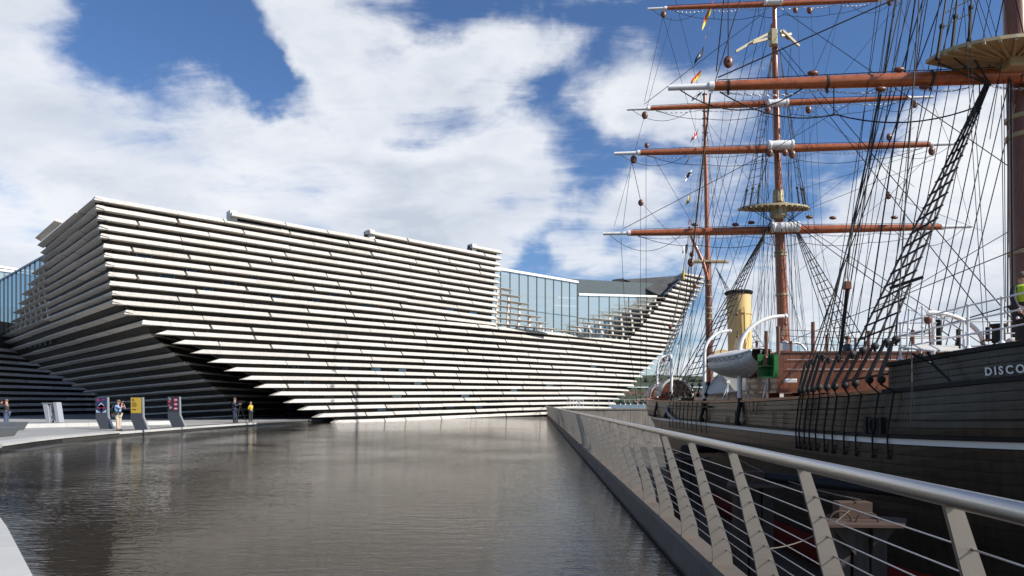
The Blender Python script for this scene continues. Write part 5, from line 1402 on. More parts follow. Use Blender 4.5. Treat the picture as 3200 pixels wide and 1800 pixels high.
# forecastle railing
def fpt(px, py): 
    y = edge_y(px, 2.6); return P(px, py, y)
rl = [(2265, 905, 813), (2435, 876.7, 769), (2520, 864, 750), (2600, 850, 731)]
for px, pb, ptp in rl:
    y = edge_y(px, 2.6); a = P(px, pb, y); c = P(px, ptp, y); q = MB(); q.tube([a, c], .026, 8)
    for f in (0, .33, .66, 1): q.ball(a.lerp(c, f), .042, .042, .042, 8, 6)
    q.lathe(a, [(.07, 0), (.06, .03), (.03, .06)], 8); q.build('rail_stanchion', M_white, ship, smooth=True)
for f in (1, .66, .33):
    pts = []
    for px, pb, ptp in rl:
        y = edge_y(px, 2.6); pts.append(P(px, pb, y).lerp(P(px, ptp, y), f))
    q = MB(); q.tube(pts, .019, 8); q.build('guard_rail', M_white, ship, smooth=True)
for px, pb, ptp, d in ((2287, 876, 779, 15.6), (2320, 872, 772, 15.9), (2345, 893, 795, 16.4), (2350, 893, 812, 16.6), (2424, 877, 808, 15.6), (2560-0, 852, 800, 15.2)):
    q = MB(); q.tube([P(px - (6 if d == 15.6 and px < 2300 else 0), pb, d), P(px, ptp, d)], .022, 8); q.ball(P(px, ptp, d), .035, .035, .035, 8, 5); q.ball(P(px, (pb+ptp)/2, d), .035, .035, .035, 8, 5); q.build('rail_stanchion', M_white, ship, smooth=True)
for a, e, d0, d1 in (((2260, 845), (2424, 848), 17, 16.5), ((2424, 809), (2576, 808), 15.6, 15.2), ((2424, 841), (2576, 838), 15.6, 15.2), ((2424, 872), (2500, 869), 15.6, 15.2), ((2258, 813), (2357, 812), 17, 16.5), ((2258, 846), (2345, 838), 17, 16.5)):
    q = MB(); q.tube([P(*a, d0), P(*e, d1)], .016, 6); q.build('guard_rail', M_white, ship, smooth=True)
for a, e, dr in (((2290, 780), (2412, 778), .16), ((2320, 773), (2412, 780), .25), ((2290, 779), (2320, 772), .02)):
    chain(sag(P(*a, 15.7), P(*e, 15.7), dr, 8), 'g', link=.035, wire=.006)
# boarding platform
q = MB(); zpl = 877
q.plate([P(2272, 877, 15.2), P(2318, 869, 15.7), P(2411, 874, 15.5), P(2411, 881, 15.2), P(2350, 886, 14.9)], .03); q.build('boarding_platform', M_whitet, ship)
q = MB(); q.beam(P(2272, 878, 15.2), P(2318, 871, 15.7), .03, .07); q.beam(P(2318, 871, 15.7), P(2411, 879, 15.4), .03, .07); q.build('platform_edge', M_white, ship)
q = MB(); q.tube([P(2292, 889, 15.2), P(2345, 915, 15.2)], .022, 6); q.tube([P(2333, 884, 15.4), P(2347, 917, 15.2), P(2390, 958, 14.9)], .026, 6); q.build('platform_brace', M_black, ship)
q = MB(); q.tube([P(2333, 786, 15.9)] + [P(2333 + 140*math.sin(t), 786 + 84*(1-math.cos(t)), 15.9) for t in [k*math.pi/2/12 for k in range(1, 13)]], [.05]*13, 10); q.build('anchor_davit', M_white, ship, smooth=True)
q = MB(); q.ball(P(2334, 803, 15.9), .085, .08, .12, 10, 8); q.tube([P(2336, 780, 15.9), P(2335, 795, 15.9)], .02, 5); q.tube([P(2337, 812, 15.9), P(2340, 868, 15.9)], .02, 5); q.build('fender_ball', M_block, ship, smooth=True)
for px, pt_, pb, d, r in ((2512, 815, 862, 15.3, .14), (2572, 804, 856, 14.6, .14)):
    a = P(px, pb, d); h = (pb-pt_)/F*d; q = MB(); q.lathe(a, [(r*.95, 0), (r*.9, h*.78), (r*1.1, h*.84), (r*1.28, h*.9), (r*1.28, h), (.01, h+.01)], 16); q.build('bollard', M_black, ship, smooth=True)
b = MB(); rr5 = random.Random(5)
for k in range(9):
    c = P(2486, 862, 15.4); a0 = rr5.uniform(0, 3); ring = [c + Vector(((.16+.03*rr5.random())*math.cos(a_), .05*math.sin(a_+a0), .07*math.sin(a_)+rr5.uniform(-.01, .01))) for a_ in [2*math.pi*j/12 for j in range(13)]]; b.tube(ring, .012, 4, caps=False)
b.build('rope_coil', M_ropel, ship)
b = MB(); b.ball(P(2547, 860, 14.9), .14, .1, .10, 10, 7); b.build('canvas_bundle', M_canvas, ship, smooth=True)
ropeobj([P(2293, 858, 15.2), P(2292, 1000, 14.9), P(2291, 1065, 14.8)], .006, M_ropel); ropeobj([P(2293, 858, 15.2), P(2296, 975, 14.9), P(2299, 1020, 14.8)], .005, M_ropel)
# fittings on the hull side
yy = edge_y(2204, .9); c = hull_pt(yy, .98, -1, .05)
ax = (hull_pt(yy-.4, .98, -1, .05) - hull_pt(yy+.4, .98, -1, .05)).normalized()
q = MB(); q.obox(c, ax*.20, Vector((-.04, 0, 0)), (0, 0, .20)); f = q.build('port_frame', M_black, ship)
for s_ in (-1, 1): q = MB(); q.obox(c + ax*.30*s_, ax*.05, Vector((-.06, 0, 0)), (0, 0, .22)); q.build('port_hinge', M_black, f)
q = MB(); ringp = [c + Vector((-.06, 0, 0)) + ax*.10*math.cos(a_) + Vector((0, 0, .15*math.sin(a_))) for a_ in [2*math.pi*j/14 for j in range(15)]]; q.tube(ringp, .022, 6); q.build('port_rim', M_black, f, smooth=True)
q = MB(); ch = [P(1696, 957, 40), P(1702, 985, 39.6)]; 
chain([hull_pt(40.5, 1.35, -1, .1), hull_pt(39.5, .95, -1, .15), hull_pt(37.8, .60, -1, .2), hull_pt(36.5, .55, -1, .1)], 'g', link=.14, wire=.025)
for px in (1915, 1905, 2040):
    y = edge_y(px, 1.0); ropeobj(sag(hull_pt(y, rail_z(y)-.05, -1, .13), hull_pt(y+.5, rail_z(y)-.05, -1, .13), .5, 8), .014, M_block)
for px in (1772, 1861, 1960, 1990): 
    y = edge_y(px, .9); q = MB(); q.tube([hull_pt(y+.4, 1.25, -1, .05), hull_pt(y+.42, .75, -1, .05)], .014, 5); q.build('hull_eyebolt', M_black, ship)
def mark(ux, uz, h, w):
    y = edge_y(ux, .7); q = MB(); ax = (hull_pt(y-.3, uz, -1, .03) - hull_pt(y+.3, uz, -1, .03)).normalized()
    pts = [hull_pt(y, uz-h/2, -1, .032), hull_pt(y, uz-h/2, -1, .032) + ax*w*.35, hull_pt(y, uz+h/2, -1, .032) + ax*w, hull_pt(y, uz, -1, .032) + ax*w*.3]
    q.plate(pts, .008); q.build('hull_mark', M_black, ship)
mark(1828, .86, .30, .14); mark(1834, .86, .28, .14)
# signal flags on their halyard
hal = [P(1797, -5, 48), P(1786, 60, 48), P(1766, 145, 48), P(1755, 210, 48.2), P(1748, 330, 48.5), P(1741, 400, 48.6), P(1735, 520, 48.8), P(1727, 640, 49), P(1722, 720, 49.2), P(1712, 870, 49.5), P(1700, 950, 49.5)]
ropeobj(hal, .008, M_ropel, name='signal_halyard')
FM = {k: mat('flag_'+k, c, .8, var=.08, scale=6) for k, c in (('red', (.55,.03,.04)), ('yellow', (.80,.62,.02)), ('navy', (.015,.03,.09)), ('white', (.78,.78,.76)), ('black', (.02,.02,.02)))}
def flag(hoist_top, hoist_bot, fly, cols, label, cross=None, d=48.4, swallow=False):
    a = P(*hoist_top, d); c = P(*hoist_bot, d); fv = P(*fly, d) - (a+c)/2
    nx_, ny_ = 8, 6; vs = []; rw = random.Random(sum(map(ord, label)))
    ph = rw.uniform(0, 6)
    for i in range(nx_+1):
        u = i/nx_
        for j in range(ny_+1):
            v = j/ny_; p = a.lerp(c, v) + fv*u; sh_ = .12*math.sin(u*5+ph+v*1.5)*u
            p = a.lerp(c, .5 + (v-.5)*(1-.25*u)) + fv*u + Vector((.25*sh_, sh_*1.6, -.10*u*u + .06*math.sin(u*4+v*3+ph)))
            vs.append(p)
    b = MB(); fs = []; ms = []
    for i in range(nx_):
        for j in range(ny_):
            u = (i+.5)/nx_; v = (j+.5)/ny_
            if swallow and u > .75 and abs(v-.5) < (u-.75)*1.3: continue
            if cross: mi = 1 if (abs(v-.5) < .12 or abs(u-.5) < .10) else 0
            elif cols[2] == 'v': mi = 0 if u < .5 else 1
            elif cols[2] == 'd': mi = 0 if u < v else 1
            elif cols[2] == 's': mi = 1 if (abs(u-.55) < .22 and abs(v-.5) < .25) else 0
            elif cols[2] == '3': mi = 0 if v < .34 else (1 if v < .67 else 2)
            else: mi = 0 if v < .5 else 1
            fs.append((i*(ny_+1)+j, (i+1)*(ny_+1)+j, (i+1)*(ny_+1)+j+1, i*(ny_+1)+j+1)); ms.append(mi)
    b.v = [tuple(v) for v in vs]; b.f = fs; b.m = ms
    names = cols[0:2] if cols[2] != '3' else cols[0:2] + (cols[3],)
    tag(b.build('signal_flag', [FM[k] for k in names]), label, 'flag', 'signal flags on the halyard aft of the main mast')
flag((1795,-2),(1786,40),(1768,60),('red','yellow','h'),'red and yellow signal flag curling down, topmost on the halyard, partly out of the picture')
flag((1787,65),(1781,82),(1773,97),('yellow','red','3','navy'),'yellow, red and dark signal flag, second from the top of the halyard',d=48.2)
flag((1771,118),(1767,142),(1748,150),('navy','white','s'),'dark blue signal flag with a white patch, third from the top, against open sky')
flag((1764,176),(1763,190),(1737,207),('red','yellow','h'),'red over yellow signal flag just above the white end of the big fore yard')
flag((1768,228),(1764,238),(1739,250),('navy','white','s'),'dark blue and white signal flag just below the white end of the big fore yard')
flag((1756,324),(1753,343),(1738,350),('white','red','x'),'white signal flag with a red cross beside the mizzen topmast',cross=True,d=48.6)
flag((1747,380),(1743,390),(1722,412),('yellow','navy','v'),'yellow and blue swallow-tailed signal flag just under the second yard from below',swallow=True)
flag((1741,424),(1739,442),(1724,446),('white','black','x'),'white signal flag with a black cross',cross=True)
flag((1736,490),(1734,510),(1726,508),('navy','yellow','d'),'dark blue and yellow triangular looking signal flag hanging above the lowest main yard')
flag((1736,548),(1734,566),(1731,560),('red','white','d'),'thin red signal flag seen edge-on just above the lowest main yard')
flag((1731,614),(1729,634),(1716,628),('navy','white','v'),'dark blue and white signal flag below the lowest main yard')
flag((1724,672),(1721,702),(1717,690),('yellow','yellow','h'),'plain yellow signal flag in front of the tip of the stone prow')
flag((1719,690),(1712,706),(1702,702),('navy','white','s'),'dark signal flag at the tip of the stone prow')
flag((1714,850),(1711,862),(1704,868),('red','white','h'),'red ensign-like flag low on the halyard above the davits')

# ---------------------------------------------------------------- dock furniture
def dolphin(px, py, d, label, s=1.0):
    c = P(px, py, d); t = empty('mooring_pile', (c.x, c.y, -4), label, 'mooring pile', 'mooring piles beside the hull')
    for dx in (-.32, .02, .34):
        q = MB(); q.box((c.x+dx*s-.15*s, c.y-.2*s, -4.0), (c.x+dx*s+.13*s, c.y+.2*s, c.z-.06)); q.build('pile', M_pile, t)
    q = MB(); q.prism([(c.x-.85*s, c.y-.55*s), (c.x+.55*s, c.y-.62*s), (c.x+1.0*s, c.y+.1*s), (c.x+.2*s, c.y+.6*s), (c.x-.5*s, c.y+.45*s)], c.z-.05, c.z); q.build('platform_plate', M_rust, t)
    q = MB(); q.box((c.x-.28*s, c.y+.05*s, c.z), (c.x+.34*s, c.y+.3*s, c.z+.30*s)); q.build('bollard_box', M_rust, t, bevel=.01)
    for dx, dy in ((-.35, -.15), (.05, -.32)):
        ring = [Vector((c.x+(dx+.20*math.cos(a_))*s, c.y+dy*s, c.z+.17*s*math.sin(a_))) for a_ in [math.pi*k/8 for k in range(9)]]
        q = MB(); q.tube(ring, .02, 6); q.build('lifting_loop', M_rust, t, smooth=True)
    q = MB(); q.plate([(c.x-.6*s, c.y-.3*s, c.z-.06), (c.x-.15*s, c.y-.3*s, c.z-.06), (c.x-.15*s, c.y-.3*s, c.z-.6*s)], .03); q.build('gusset', M_pile, t)
    q = MB(); q.plate([(c.x+.6*s, c.y-.3*s, c.z-.06), (c.x+.15*s, c.y-.3*s, c.z-.6*s), (c.x+.15*s, c.y-.3*s, c.z-.06)], .03); q.build('gusset', M_pile, t)
    return c
c1 = dolphin(2152, 1306, 12.5, 'nearest rusty plated mooring pile, with steel loops on top')
c2 = dolphin(1893, 1216, 17.8, 'second mooring pile from the viewer, its rusty plate edge lit')
c3 = dolphin(1722, 1150, 25.5, 'farthest mooring pile, small and half hidden behind the balustrade blades')
for a, e, r, lb_ in ((c2 + Vector((.4, .2, .16)), hull_pt(16.2, -.6, -1, .1), .13, 'dark fender pole from the second mooring pile to the hull'), (c3 + Vector((0, 0, .3)), hull_pt(30, -.5, -1, .1), .16, 'dark fender pole reaching the hull near the farthest mooring pile'),
                 (P(1745, 1118, 33), P(1850, 1124, 27), .16, 'long dark mooring boom lying below the white stripe of the hull')):
    b = MB(); b.tube([a, a.lerp(e, .5), e], r, 12); tag(b.build('fender_pole', M_black, smooth=True), lb_, 'fender pole', 'dark poles between dock and hull')
b = MB(); b.tube(sag(c1 + Vector((.1, 0, .35)), P(1790, 1105, 31), .35, 14), .012, 5, caps=False); tag(b.build('mooring_rope', M_ropel), 'thin pale mooring rope slung from the nearest mooring pile towards the stern', 'rope')
b = MB(); b.tube(sag(c1 + Vector((-.2, -.2, .2)), P(1935, 1380, 12.0), .15, 10), .010, 5, caps=False); tag(b.build('mooring_rope', M_ropel), 'thin pale rope hanging down to the left from the nearest mooring pile', 'rope')
for px, py, lb_ in ((1812, 1270, 'small tangle of blue rope on the dock floor, farther one'), (1925, 1330, 'tangle of blue rope on the dock floor between the two near mooring piles')):
    d = (EYE+3.97)*F/(py-HZ); c = P(px, py, d); b = MB(); rq = random.Random(px)
    for k in range(7):
        ph = rq.uniform(0, 6); ring = [c + Vector((.45*math.cos(a_+ph)*rq.uniform(.6, 1), .5*math.sin(a_)*rq.uniform(.6, 1), .03+.03*rq.random())) for a_ in [2*math.pi*j/10 for j in range(10)]]; b.tube(ring, .018, 4, caps=False)
    tag(b.build('rope_tangle', M_blueprope), lb_, 'rope', 'blue rope tangles on the dock floor')

# ================================================================ plaza things
def sign(px_l, px_r, py_t, py_b, d, label, art):
    """Bent grey totem: lower part leans, upper part upright."""
    b0 = P((px_l+px_r)/2, py_b, d); sc = d/F
    t = empty('sign_totem', (b0.x, b0.y, 0), label, 'sign', 'bent grey signs along the pool edge')
    H = (py_b-py_t)*sc; W_ = 28*sc*1.12
    xl = P(px_l, 0, d).x
    # outline in x/z (facing -y), bend at 42% height
    z0 = 0.004
    kx = .0; bend = .40*H
    out = [(12*sc, z0), (12*sc + W_, z0), (1.2*sc+W_-2*sc, bend), (W_-2*sc, H), (0, H), (1*sc, bend*.80)]
    pts = [Vector((xl + x, d, z)) for x, z in out]
    q = MB(); q.plate([pts[0], pts[1], pts[2], pts[3], pts[4], pts[5]], -.07) if False else q.add([*pts, *[p + Vector((0.02, .09, 0)) for p in pts]], [(0,1,2,5), (5,2,3,4), (11,8,7,6), (10,9,8,11), (1,0,6,7), (2,1,7,8), (3,2,8,9), (4,3,9,10), (5,4,10,11), (0,5,11,6)])
    q.build('sign_body', M_signgrey, t)
    q = MB(); q.add([pts[1], pts[2], pts[3], pts[3] + Vector((.07, .0, 0)), pts[2] + Vector((.07, 0, 0)), pts[1] + Vector((.07, 0, 0))], [(0, 5, 4, 1), (1, 4, 3, 2)])
    q.add([pts[1] + Vector((.07, 0, 0)), pts[2] + Vector((.07, 0, 0)), pts[3] + Vector((.07, 0, 0)), pts[3] + Vector((.07, .09, 0)), pts[2] + Vector((.07, .09, 0)), pts[1] + Vector((.07, .09, 0))], [(0, 5, 4, 1), (1, 4, 3, 2)]); q.build('sign_edge', M_signedge, t)
    # artwork panel
    pl = (xl + 1.5*sc, xl + W_ - 3.5*sc, H - .49*H, H - .012*H)
    art(t, pl, d - .006, sc)
    return t
def panel(t, x0, x1, z0, z1, y, m, name='poster', th=.004):
    q = MB(); q.box((x0, y-th, z0), (x1, y, z1)); return q.build(name, m, t)
FA = {k: mat('print_'+k, c, .5) for k, c in (('navy', (.02,.03,.085)), ('red', (.55,.03,.05)), ('white', (.7,.72,.74)), ('gold', (.52,.34,.04)), ('dark', (.03,.028,.025)), ('pink', (.60,.03,.12)), ('paleblue', (.36,.48,.56)), ('mid', (.035,.06,.12)))}
def txt(t, s, x, z, size, y, m, name='lettering', bold=0.0, sx=1.0):
    return flat_text(s, size, m, .0015, name, lambda a, b_, c: Vector((x + a*sx, y - c, z + b_)), t, bold=bold)
def logo(t, x, z, h, y, m):
    # V & A monogram: V, small ampersand, A without its left leg
    for pts in ([(0,1),(.26,1),(.46,.12),(.38,0),(.30,0)], [(.62,.62),(.70,.98),(.86,1),(1.22,0),(.98,0)], [(.46,.30),(.60,.52),(.66,.50),(.56,.28),(.72,.04),(.60,.0),(.46,.14)]):
        q = MB(); q.plate([Vector((x + a*h*.78, y-.003, z + b_*h)) for a, b_ in pts], -.003); q.build('logo', m, t)
def art1(t, p, y, sc):
    x0, x1, z0, z1 = p; w = x1-x0; h = z1-z0
    panel(t, x0, x1, z0, z1, y, FA['navy']); y -= .005
    logo(t, x0+.08*w, z1-.23*h, .17*h, y, FA['red'])
    for k in range(3): panel(t, x0+.58*w, x0+(.82-.05*k)*w, z1-(.10+.045*k)*h, z1-(.085+.045*k)*h, y, FA['red'], 'small_print')
    cx = x0+.5*w
    q = MB(); q.plate([(cx, y, z1-.33*h), (cx+.27*w, y, z1-.53*h), (cx+.22*w, y, z1-.53*h), (cx, y, z1-.39*h), (cx-.22*w, y, z1-.53*h), (cx-.27*w, y, z1-.53*h)], -.003); q.build('printed_chevron', FA['white'], t)
    q = MB(); q.plate([(cx-.24*w, y+.001, z1-.56*h), (cx, y+.001, z1-.42*h), (cx+.24*w, y+.001, z1-.56*h), (cx+.02*w, y+.001, z0+.04*h)], -.002); q.build('printed_hull', FA['mid'], t)
    txt(t, 'OCEAN LINERS', x0+.13*w, z1-.70*h, .115*w*1.0, y-.002, FA['red'], bold=.002)
    for s_ in (-1, 1):
        q = MB(); q.plate([(cx + s_*.48*w, y, z0+.22*h), (cx + s_*.48*w, y, z0+.02*h), (cx + s_*.06*w, y, z0+.02*h), (cx + s_*.30*w, y, z0+.12*h)][::s_], -.002 if True else 0); q.build('printed_panel', FA['paleblue'], t)
def art2(t, p, y, sc):
    x0, x1, z0, z1 = p; w = x1-x0; h = z1-z0
    panel(t, x0, x1, z0, z1, y, FA['gold']); y -= .005
    logo(t, x0+.10*w, z1-.24*h, .17*h, y, FA['dark'])
    for k, ww in enumerate((.40, .38, .46, .47, .36)): panel(t, x0+.12*w, x0+(.12+ww)*w, z1-(.345+.062*k)*h, z1-(.32+.062*k)*h, y, FA['dark'], 'small_print')
    panel(t, x0+.14*w, x0+.50*w, z0+.20*h, z0+.26*h, y, FA['dark'], 'small_print')
def art3(t, p, y, sc):
    x0, x1, z0, z1 = p; w = x1-x0; h = z1-z0
    panel(t, x0, x1, z0, z1, y, FA['dark']); y -= .005
    logo(t, x0+.06*w, z1-.20*h, .17*h, y-.003, FA['paleblue'])
    for cx, cz, s_ in ((.74, .80, 1), (.74, .50, 1), (.74, .20, 1), (.14, .70, .7), (.14, .42, .6)):
        q = MB(); q.lathe((x0+cx*w, y, z0+cz*h), [(.002, 0), (.12*h*s_, .001), (.002, .003)], 14, axis=(0, -1, 0))
        q.v = [((v[0]-(x0+cx*w))*1.05+(x0+cx*w), v[1], (v[2]-(z0+cz*h))*.95 + z0+cz*h) for v in q.v]
        q.v = [(min(x1, max(x0, v[0])), v[1], v[2]) for v in q.v]; q.build('printed_oval', FA['pink'], t)
        if s_ == 1: panel(t, x0+.62*w, x0+.90*w, z0+cz*h-.02*h, z0+cz*h+.02*h, y-.004, FA['white'], 'printed_bar')
    for k in range(3): panel(t, x0+.16*w, x0+(.40-.03*k)*w, z0+(.30-.05*k)*h, z0+(.322-.05*k)*h, y, FA['white'], 'small_print')
sign(240, 270, 999, 1079, 39.6, 'dark blue poster sign with a white chevron, left of the man in the blue shirt', art1)
sign(328, 352, 999, 1080.5, 38.8, 'sign with a plain mustard yellow poster, right of the man in the blue shirt', art2)
sign(421, 443, 997, 1073, 43.0, 'narrow sign with pink ovals on black, farthest right of the bent signs', art3)
# V&A sculpture letters standing on the step
sc0 = P(105, 1071, 44); lg = empty('letter_sculpture', (sc0.x+.5, sc0.y, .23), 'free-standing grey V&A letters standing on the pale step', 'sculpture')
def ext(pts, y, th, name, z0=.23):
    q = MB(); v3 = [Vector((sc0.x + x, y, z0 + z)) for x, z in pts]; n = len(v3); v3 += [v + Vector((.05, th, 0)) for v in v3]
    q.add(v3, [tuple(range(n)), tuple(reversed(range(n, 2*n)))] + [((i+1)%n, i, i+n, (i+1)%n+n) for i in range(n)]); return q.build(name, M_sculpt, lg, bevel=.008)
k = 44/F
def sp(l): return [((x-105)*k, (1071-y)*k) for x, y in l]
ext(sp([(107,1023),(119,1023),(125,1071),(116,1071)]), sc0.y, .38, 'letter_v_stroke')
ext(sp([(124,1023),(131,1023),(127,1048),(125,1066),(121,1050)]), sc0.y+.05, .30, 'letter_v_stroke')
ext(sp([(105,1021),(133,1021),(133,1022.6),(105,1022.6)]), sc0.y-.03, .45, 'letter_serif')
ext(sp([(134.5,1019.5),(143,1019.5),(151,1070),(142.5,1070)]), sc0.y-.06, .42, 'letter_a_stroke')
q = MB(); amp = sp([(141,1052),(133,1060),(126,1069),(122,1064),(126,1056),(131,1048),(132,1039),(127,1037),(124.5,1043),(129,1053),(135,1063),(141,1070)])
q.tube([Vector((sc0.x+x, sc0.y+.12, .23+z+.05)) for x, z in amp], .075, 8); q.build('ampersand', M_sculpt, lg, smooth=True)
# angular planters at the left edge
def planter(px0, px1, pt_, pb, d, m, label):
    c = P(px0, pb, d); k = d/F; W_ = (px1-px0)*k; H = (pb-pt_)*k; y = d
    q = MB(); pts = [Vector((c.x, y, .004)), Vector((c.x+W_-.22*W_*0-.30, y, .004)), Vector((c.x+W_, y, H)), Vector((c.x, y, H))]
    b_ = [p + Vector((-.1, 1.1, 0)) for p in pts]; q.add(pts + b_, [(0,1,2,3), (7,6,5,4), (1,5,6,2), (3,2,6,7), (0,3,7,4), (0,4,5,1)])
    tag(q.build('stone_block', m, bevel=.012), label, 'planter', 'angular grey blocks at the left edge of the plaza')
M_blk = mat('grey_stone_block', (.13, .14, .15), .6, var=.15, scale=3)
planter(-70, 42, 1064, 1086, 37.0, M_blk, 'long angular grey block with a sloping end, behind the nearest block')
planter(-70, 14, 1079, 1103, 30.5, M_blk, 'nearest angular grey block, cut off by the left picture edge')
# ---------------------------------------------------------------- people
M_skin = mat('skin', (.50, .27, .18), .55, var=.1, scale=20)
def skin_mesh(name, verts, edges, radii, m, parent=None, sub=2, root=0):
    me = bpy.data.meshes.new(name); loc = Vector((0, 0, 0))
    vv = [Vector(v) for v in verts]
    if parent is None:
        loc = Vector((vv[root].x, vv[root].y, 0)); loc.z = min(v.z for v in vv); vv = [v-loc for v in vv]
    me.from_pydata([tuple(v) for v in vv], edges, []); me.materials.append(m)
    o = bpy.data.objects.new(name, me); COL.objects.link(o); o.location = loc
    if parent is None: WORLD_LOC[o.name] = loc.copy()
    else: attach(o, parent)
    md = o.modifiers.new('skin', 'SKIN')
    sk = me.skin_vertices[0].data
    for i, r in enumerate(radii):
        sk[i].radius = r if isinstance(r, tuple) else (r, r); sk[i].use_root = (i == root)
    md.use_smooth_shade = True; md.branch_smoothing = .3
    s_ = o.modifiers.new('subd', 'SUBSURF'); s_.levels = sub; s_.render_levels = sub
    return o
def person(base, face, h, label, pose, shirt, trousers, hair, extra=None, group=None, shoes=None):
    """base: feet point; face: yaw so that local +x is forward."""
    s = h/1.75; B = Vector(base); ca, sa = math.cos(face), math.sin(face)
    def T(x, y, z): return B + Vector((x*ca - y*sa, x*sa + y*ca, z))*1.0 if False else B + Vector(((x*ca - y*sa)*s, (x*sa + y*ca)*s, z*s))
    J = dict(pelvis=(0,0,.95), waist=(.0,0,1.08), chest=(.0,0,1.30), neck=(.0,0,1.47), head0=(.02,0,1.56), head1=(.03,0,1.67),
             shL=(-.0,.19,1.41), shR=(.0,-.19,1.41), elL=(.02,.25,1.13), elR=(.02,-.25,1.13), haL=(.10,.24,.90), haR=(.10,-.24,.90),
             hipL=(0,.10,.90), hipR=(0,-.10,.90), knL=(.03,.12,.49), knR=(.03,-.12,.49), anL=(0,.12,.09), anR=(0,-.12,.09), toL=(.14,.13,.03), toR=(.14,-.13,.03))
    J.update(pose)
    names = list(J); idx = {k: i for i, k in enumerate(names)}
    E = [('pelvis','waist'),('waist','chest'),('chest','neck'),('neck','head0'),('head0','head1'),('chest','shL'),('chest','shR'),('shL','elL'),('shR','elR'),('elL','haL'),('elR','haR'),
         ('pelvis','hipL'),('pelvis','hipR'),('hipL','knL'),('hipR','knR'),('knL','anL'),('knR','anR'),('anL','toL'),('anR','toR')]
    R = dict(pelvis=.13, waist=.12, chest=.14, neck=.055, head0=.085, head1=.085, shL=.06, shR=.06, elL=.04, elR=.04, haL=.032, haR=.032, hipL=.09, hipR=.09, knL=.058, knR=.058, anL=.04, anR=.04, toL=.035, toR=.035)
    body = skin_mesh('person', [T(*J[k]) for k in names], [(idx[a], idx[b_]) for a, b_ in E], [R[k]*s for k in names], M_skin, root=0)
    tag(body, label, 'person', group)
    def cloth(name, keys, edges, rad, m):
        ii = {k: i for i, k in enumerate(keys)}
        return skin_mesh(name, [T(*J[k]) if k in J else T(*k) for k in keys], [(ii[a], ii[b_]) for a, b_ in edges], [rad[k]*s for k in keys], m, body, root=0)
    J['mLa'] = tuple((Vector(J['shL'])*.25 + Vector(J['elL'])*.75)); J['mRa'] = tuple((Vector(J['shR'])*.25 + Vector(J['elR'])*.75))
    lng = extra and extra.get('long')
    if lng: J['mLa'] = J['elL']; J['mRa'] = J['elR']
    ks = ['pelvis','waist','chest','neck','shL','shR','mLa','mRa'] + (['haL','haR'] if lng else [])
    es = [('pelvis','waist'),('waist','chest'),('chest','neck'),('chest','shL'),('chest','shR'),('shL','mLa'),('shR','mRa')] + ([('mLa','haL'),('mRa','haR')] if lng else [])
    belly = extra.get('belly', 0) if extra else 0
    cloth('shirt', ks, es, dict(pelvis=.155, waist=.15+belly, chest=.165, neck=.07, shL=.08, shR=.08, mLa=.068, mRa=.068, haL=.04, haR=.04), shirt)
    cloth('trousers', ['pelvis','hipL','hipR','knL','knR','anL','anR'], [('pelvis','hipL'),('pelvis','hipR'),('hipL','knL'),('hipR','knR'),('knL','anL'),('knR','anR')], dict(pelvis=.155, hipL=.12, hipR=.12, knL=.088, knR=.088, anL=.075, anR=.075), trousers)
    for a, t_ in (('anL','toL'), ('anR','toR')):
        q = MB(); q.tube([T(*(Vector(J[a]) + Vector((-.05, 0, -.05)))), T(*J[a][:2], .05), T(*(Vector(J[t_]) + Vector((.06, 0, .005))))], [.05*s, .055*s, .035*s], 8); q.build('shoe', shoes or M_black, body, smooth=True)
    q = MB(); hc = T(*(Vector(J['head1']) + Vector((-.015, 0, .02)))); q.ball(hc, .105*s, .10*s, .10*s, 12, 8)
    q.v = [v for v in q.v]; q.build('hair', hair, body, smooth=True)
    # face: nose and ears
    q = MB(); fz = Vector(J['head0'])*.45 + Vector(J['head1'])*.55
    q.ball(T(*(fz + Vector((.10, 0, -.01)))), .018*s, .014*s, .022*s, 6, 5)
    for sd_ in (-1, 1): q.ball(T(*(fz + Vector((.0, .092*sd_, 0)))), .015*s, .012*s, .03*s, 6, 5); q.ball(T(*(fz + Vector((.082, .033*sd_, .025)))), .012*s, .012*s, .008*s, 6, 4, 1)
    q.tube([T(*(fz + Vector((.085, -.022, -.055)))), T(*(fz + Vector((.085, .022, -.055))))], .006*s, 4, 1); q.build('face', [M_skin, M_black], body, smooth=True)
    for hd in ('haL', 'haR'):
        q = MB(); hp = Vector(J[hd]); el = Vector(J['elL' if hd[-1] == 'L' else 'elR']); dv = (hp-el).normalized(); sd2 = dv.cross(Vector((0, 0, 1))).normalized() if abs(dv.z) < .95 else Vector((0, 1, 0)); up2 = sd2.cross(dv)
        q.tube([T(*hp), T(*(hp + dv*.09))], [.034*s, .040*s], 8)
        for kf in range(4): a_ = hp + dv*.085 + sd2*(.027*(kf-1.5)); ln = (.06, .075, .07, .055)[kf]; q.tube([T(*a_), T(*(a_ + dv*ln*.6 + up2*.005)), T(*(a_ + dv*ln*.9 + up2*.035))], .0095*s, 5)
        a_ = hp + dv*.03 + sd2*.035; q.tube([T(*a_), T(*(a_ + dv*.03 + sd2*.02)), T(*(a_ + dv*.065 + sd2*.012 + up2*.02))], .011*s, 5); q.build('hand', M_skin, body, smooth=True)
    return body, T, s
C_ = lambda n, c, r=.8: mat(n, c, r, var=.15, scale=8)
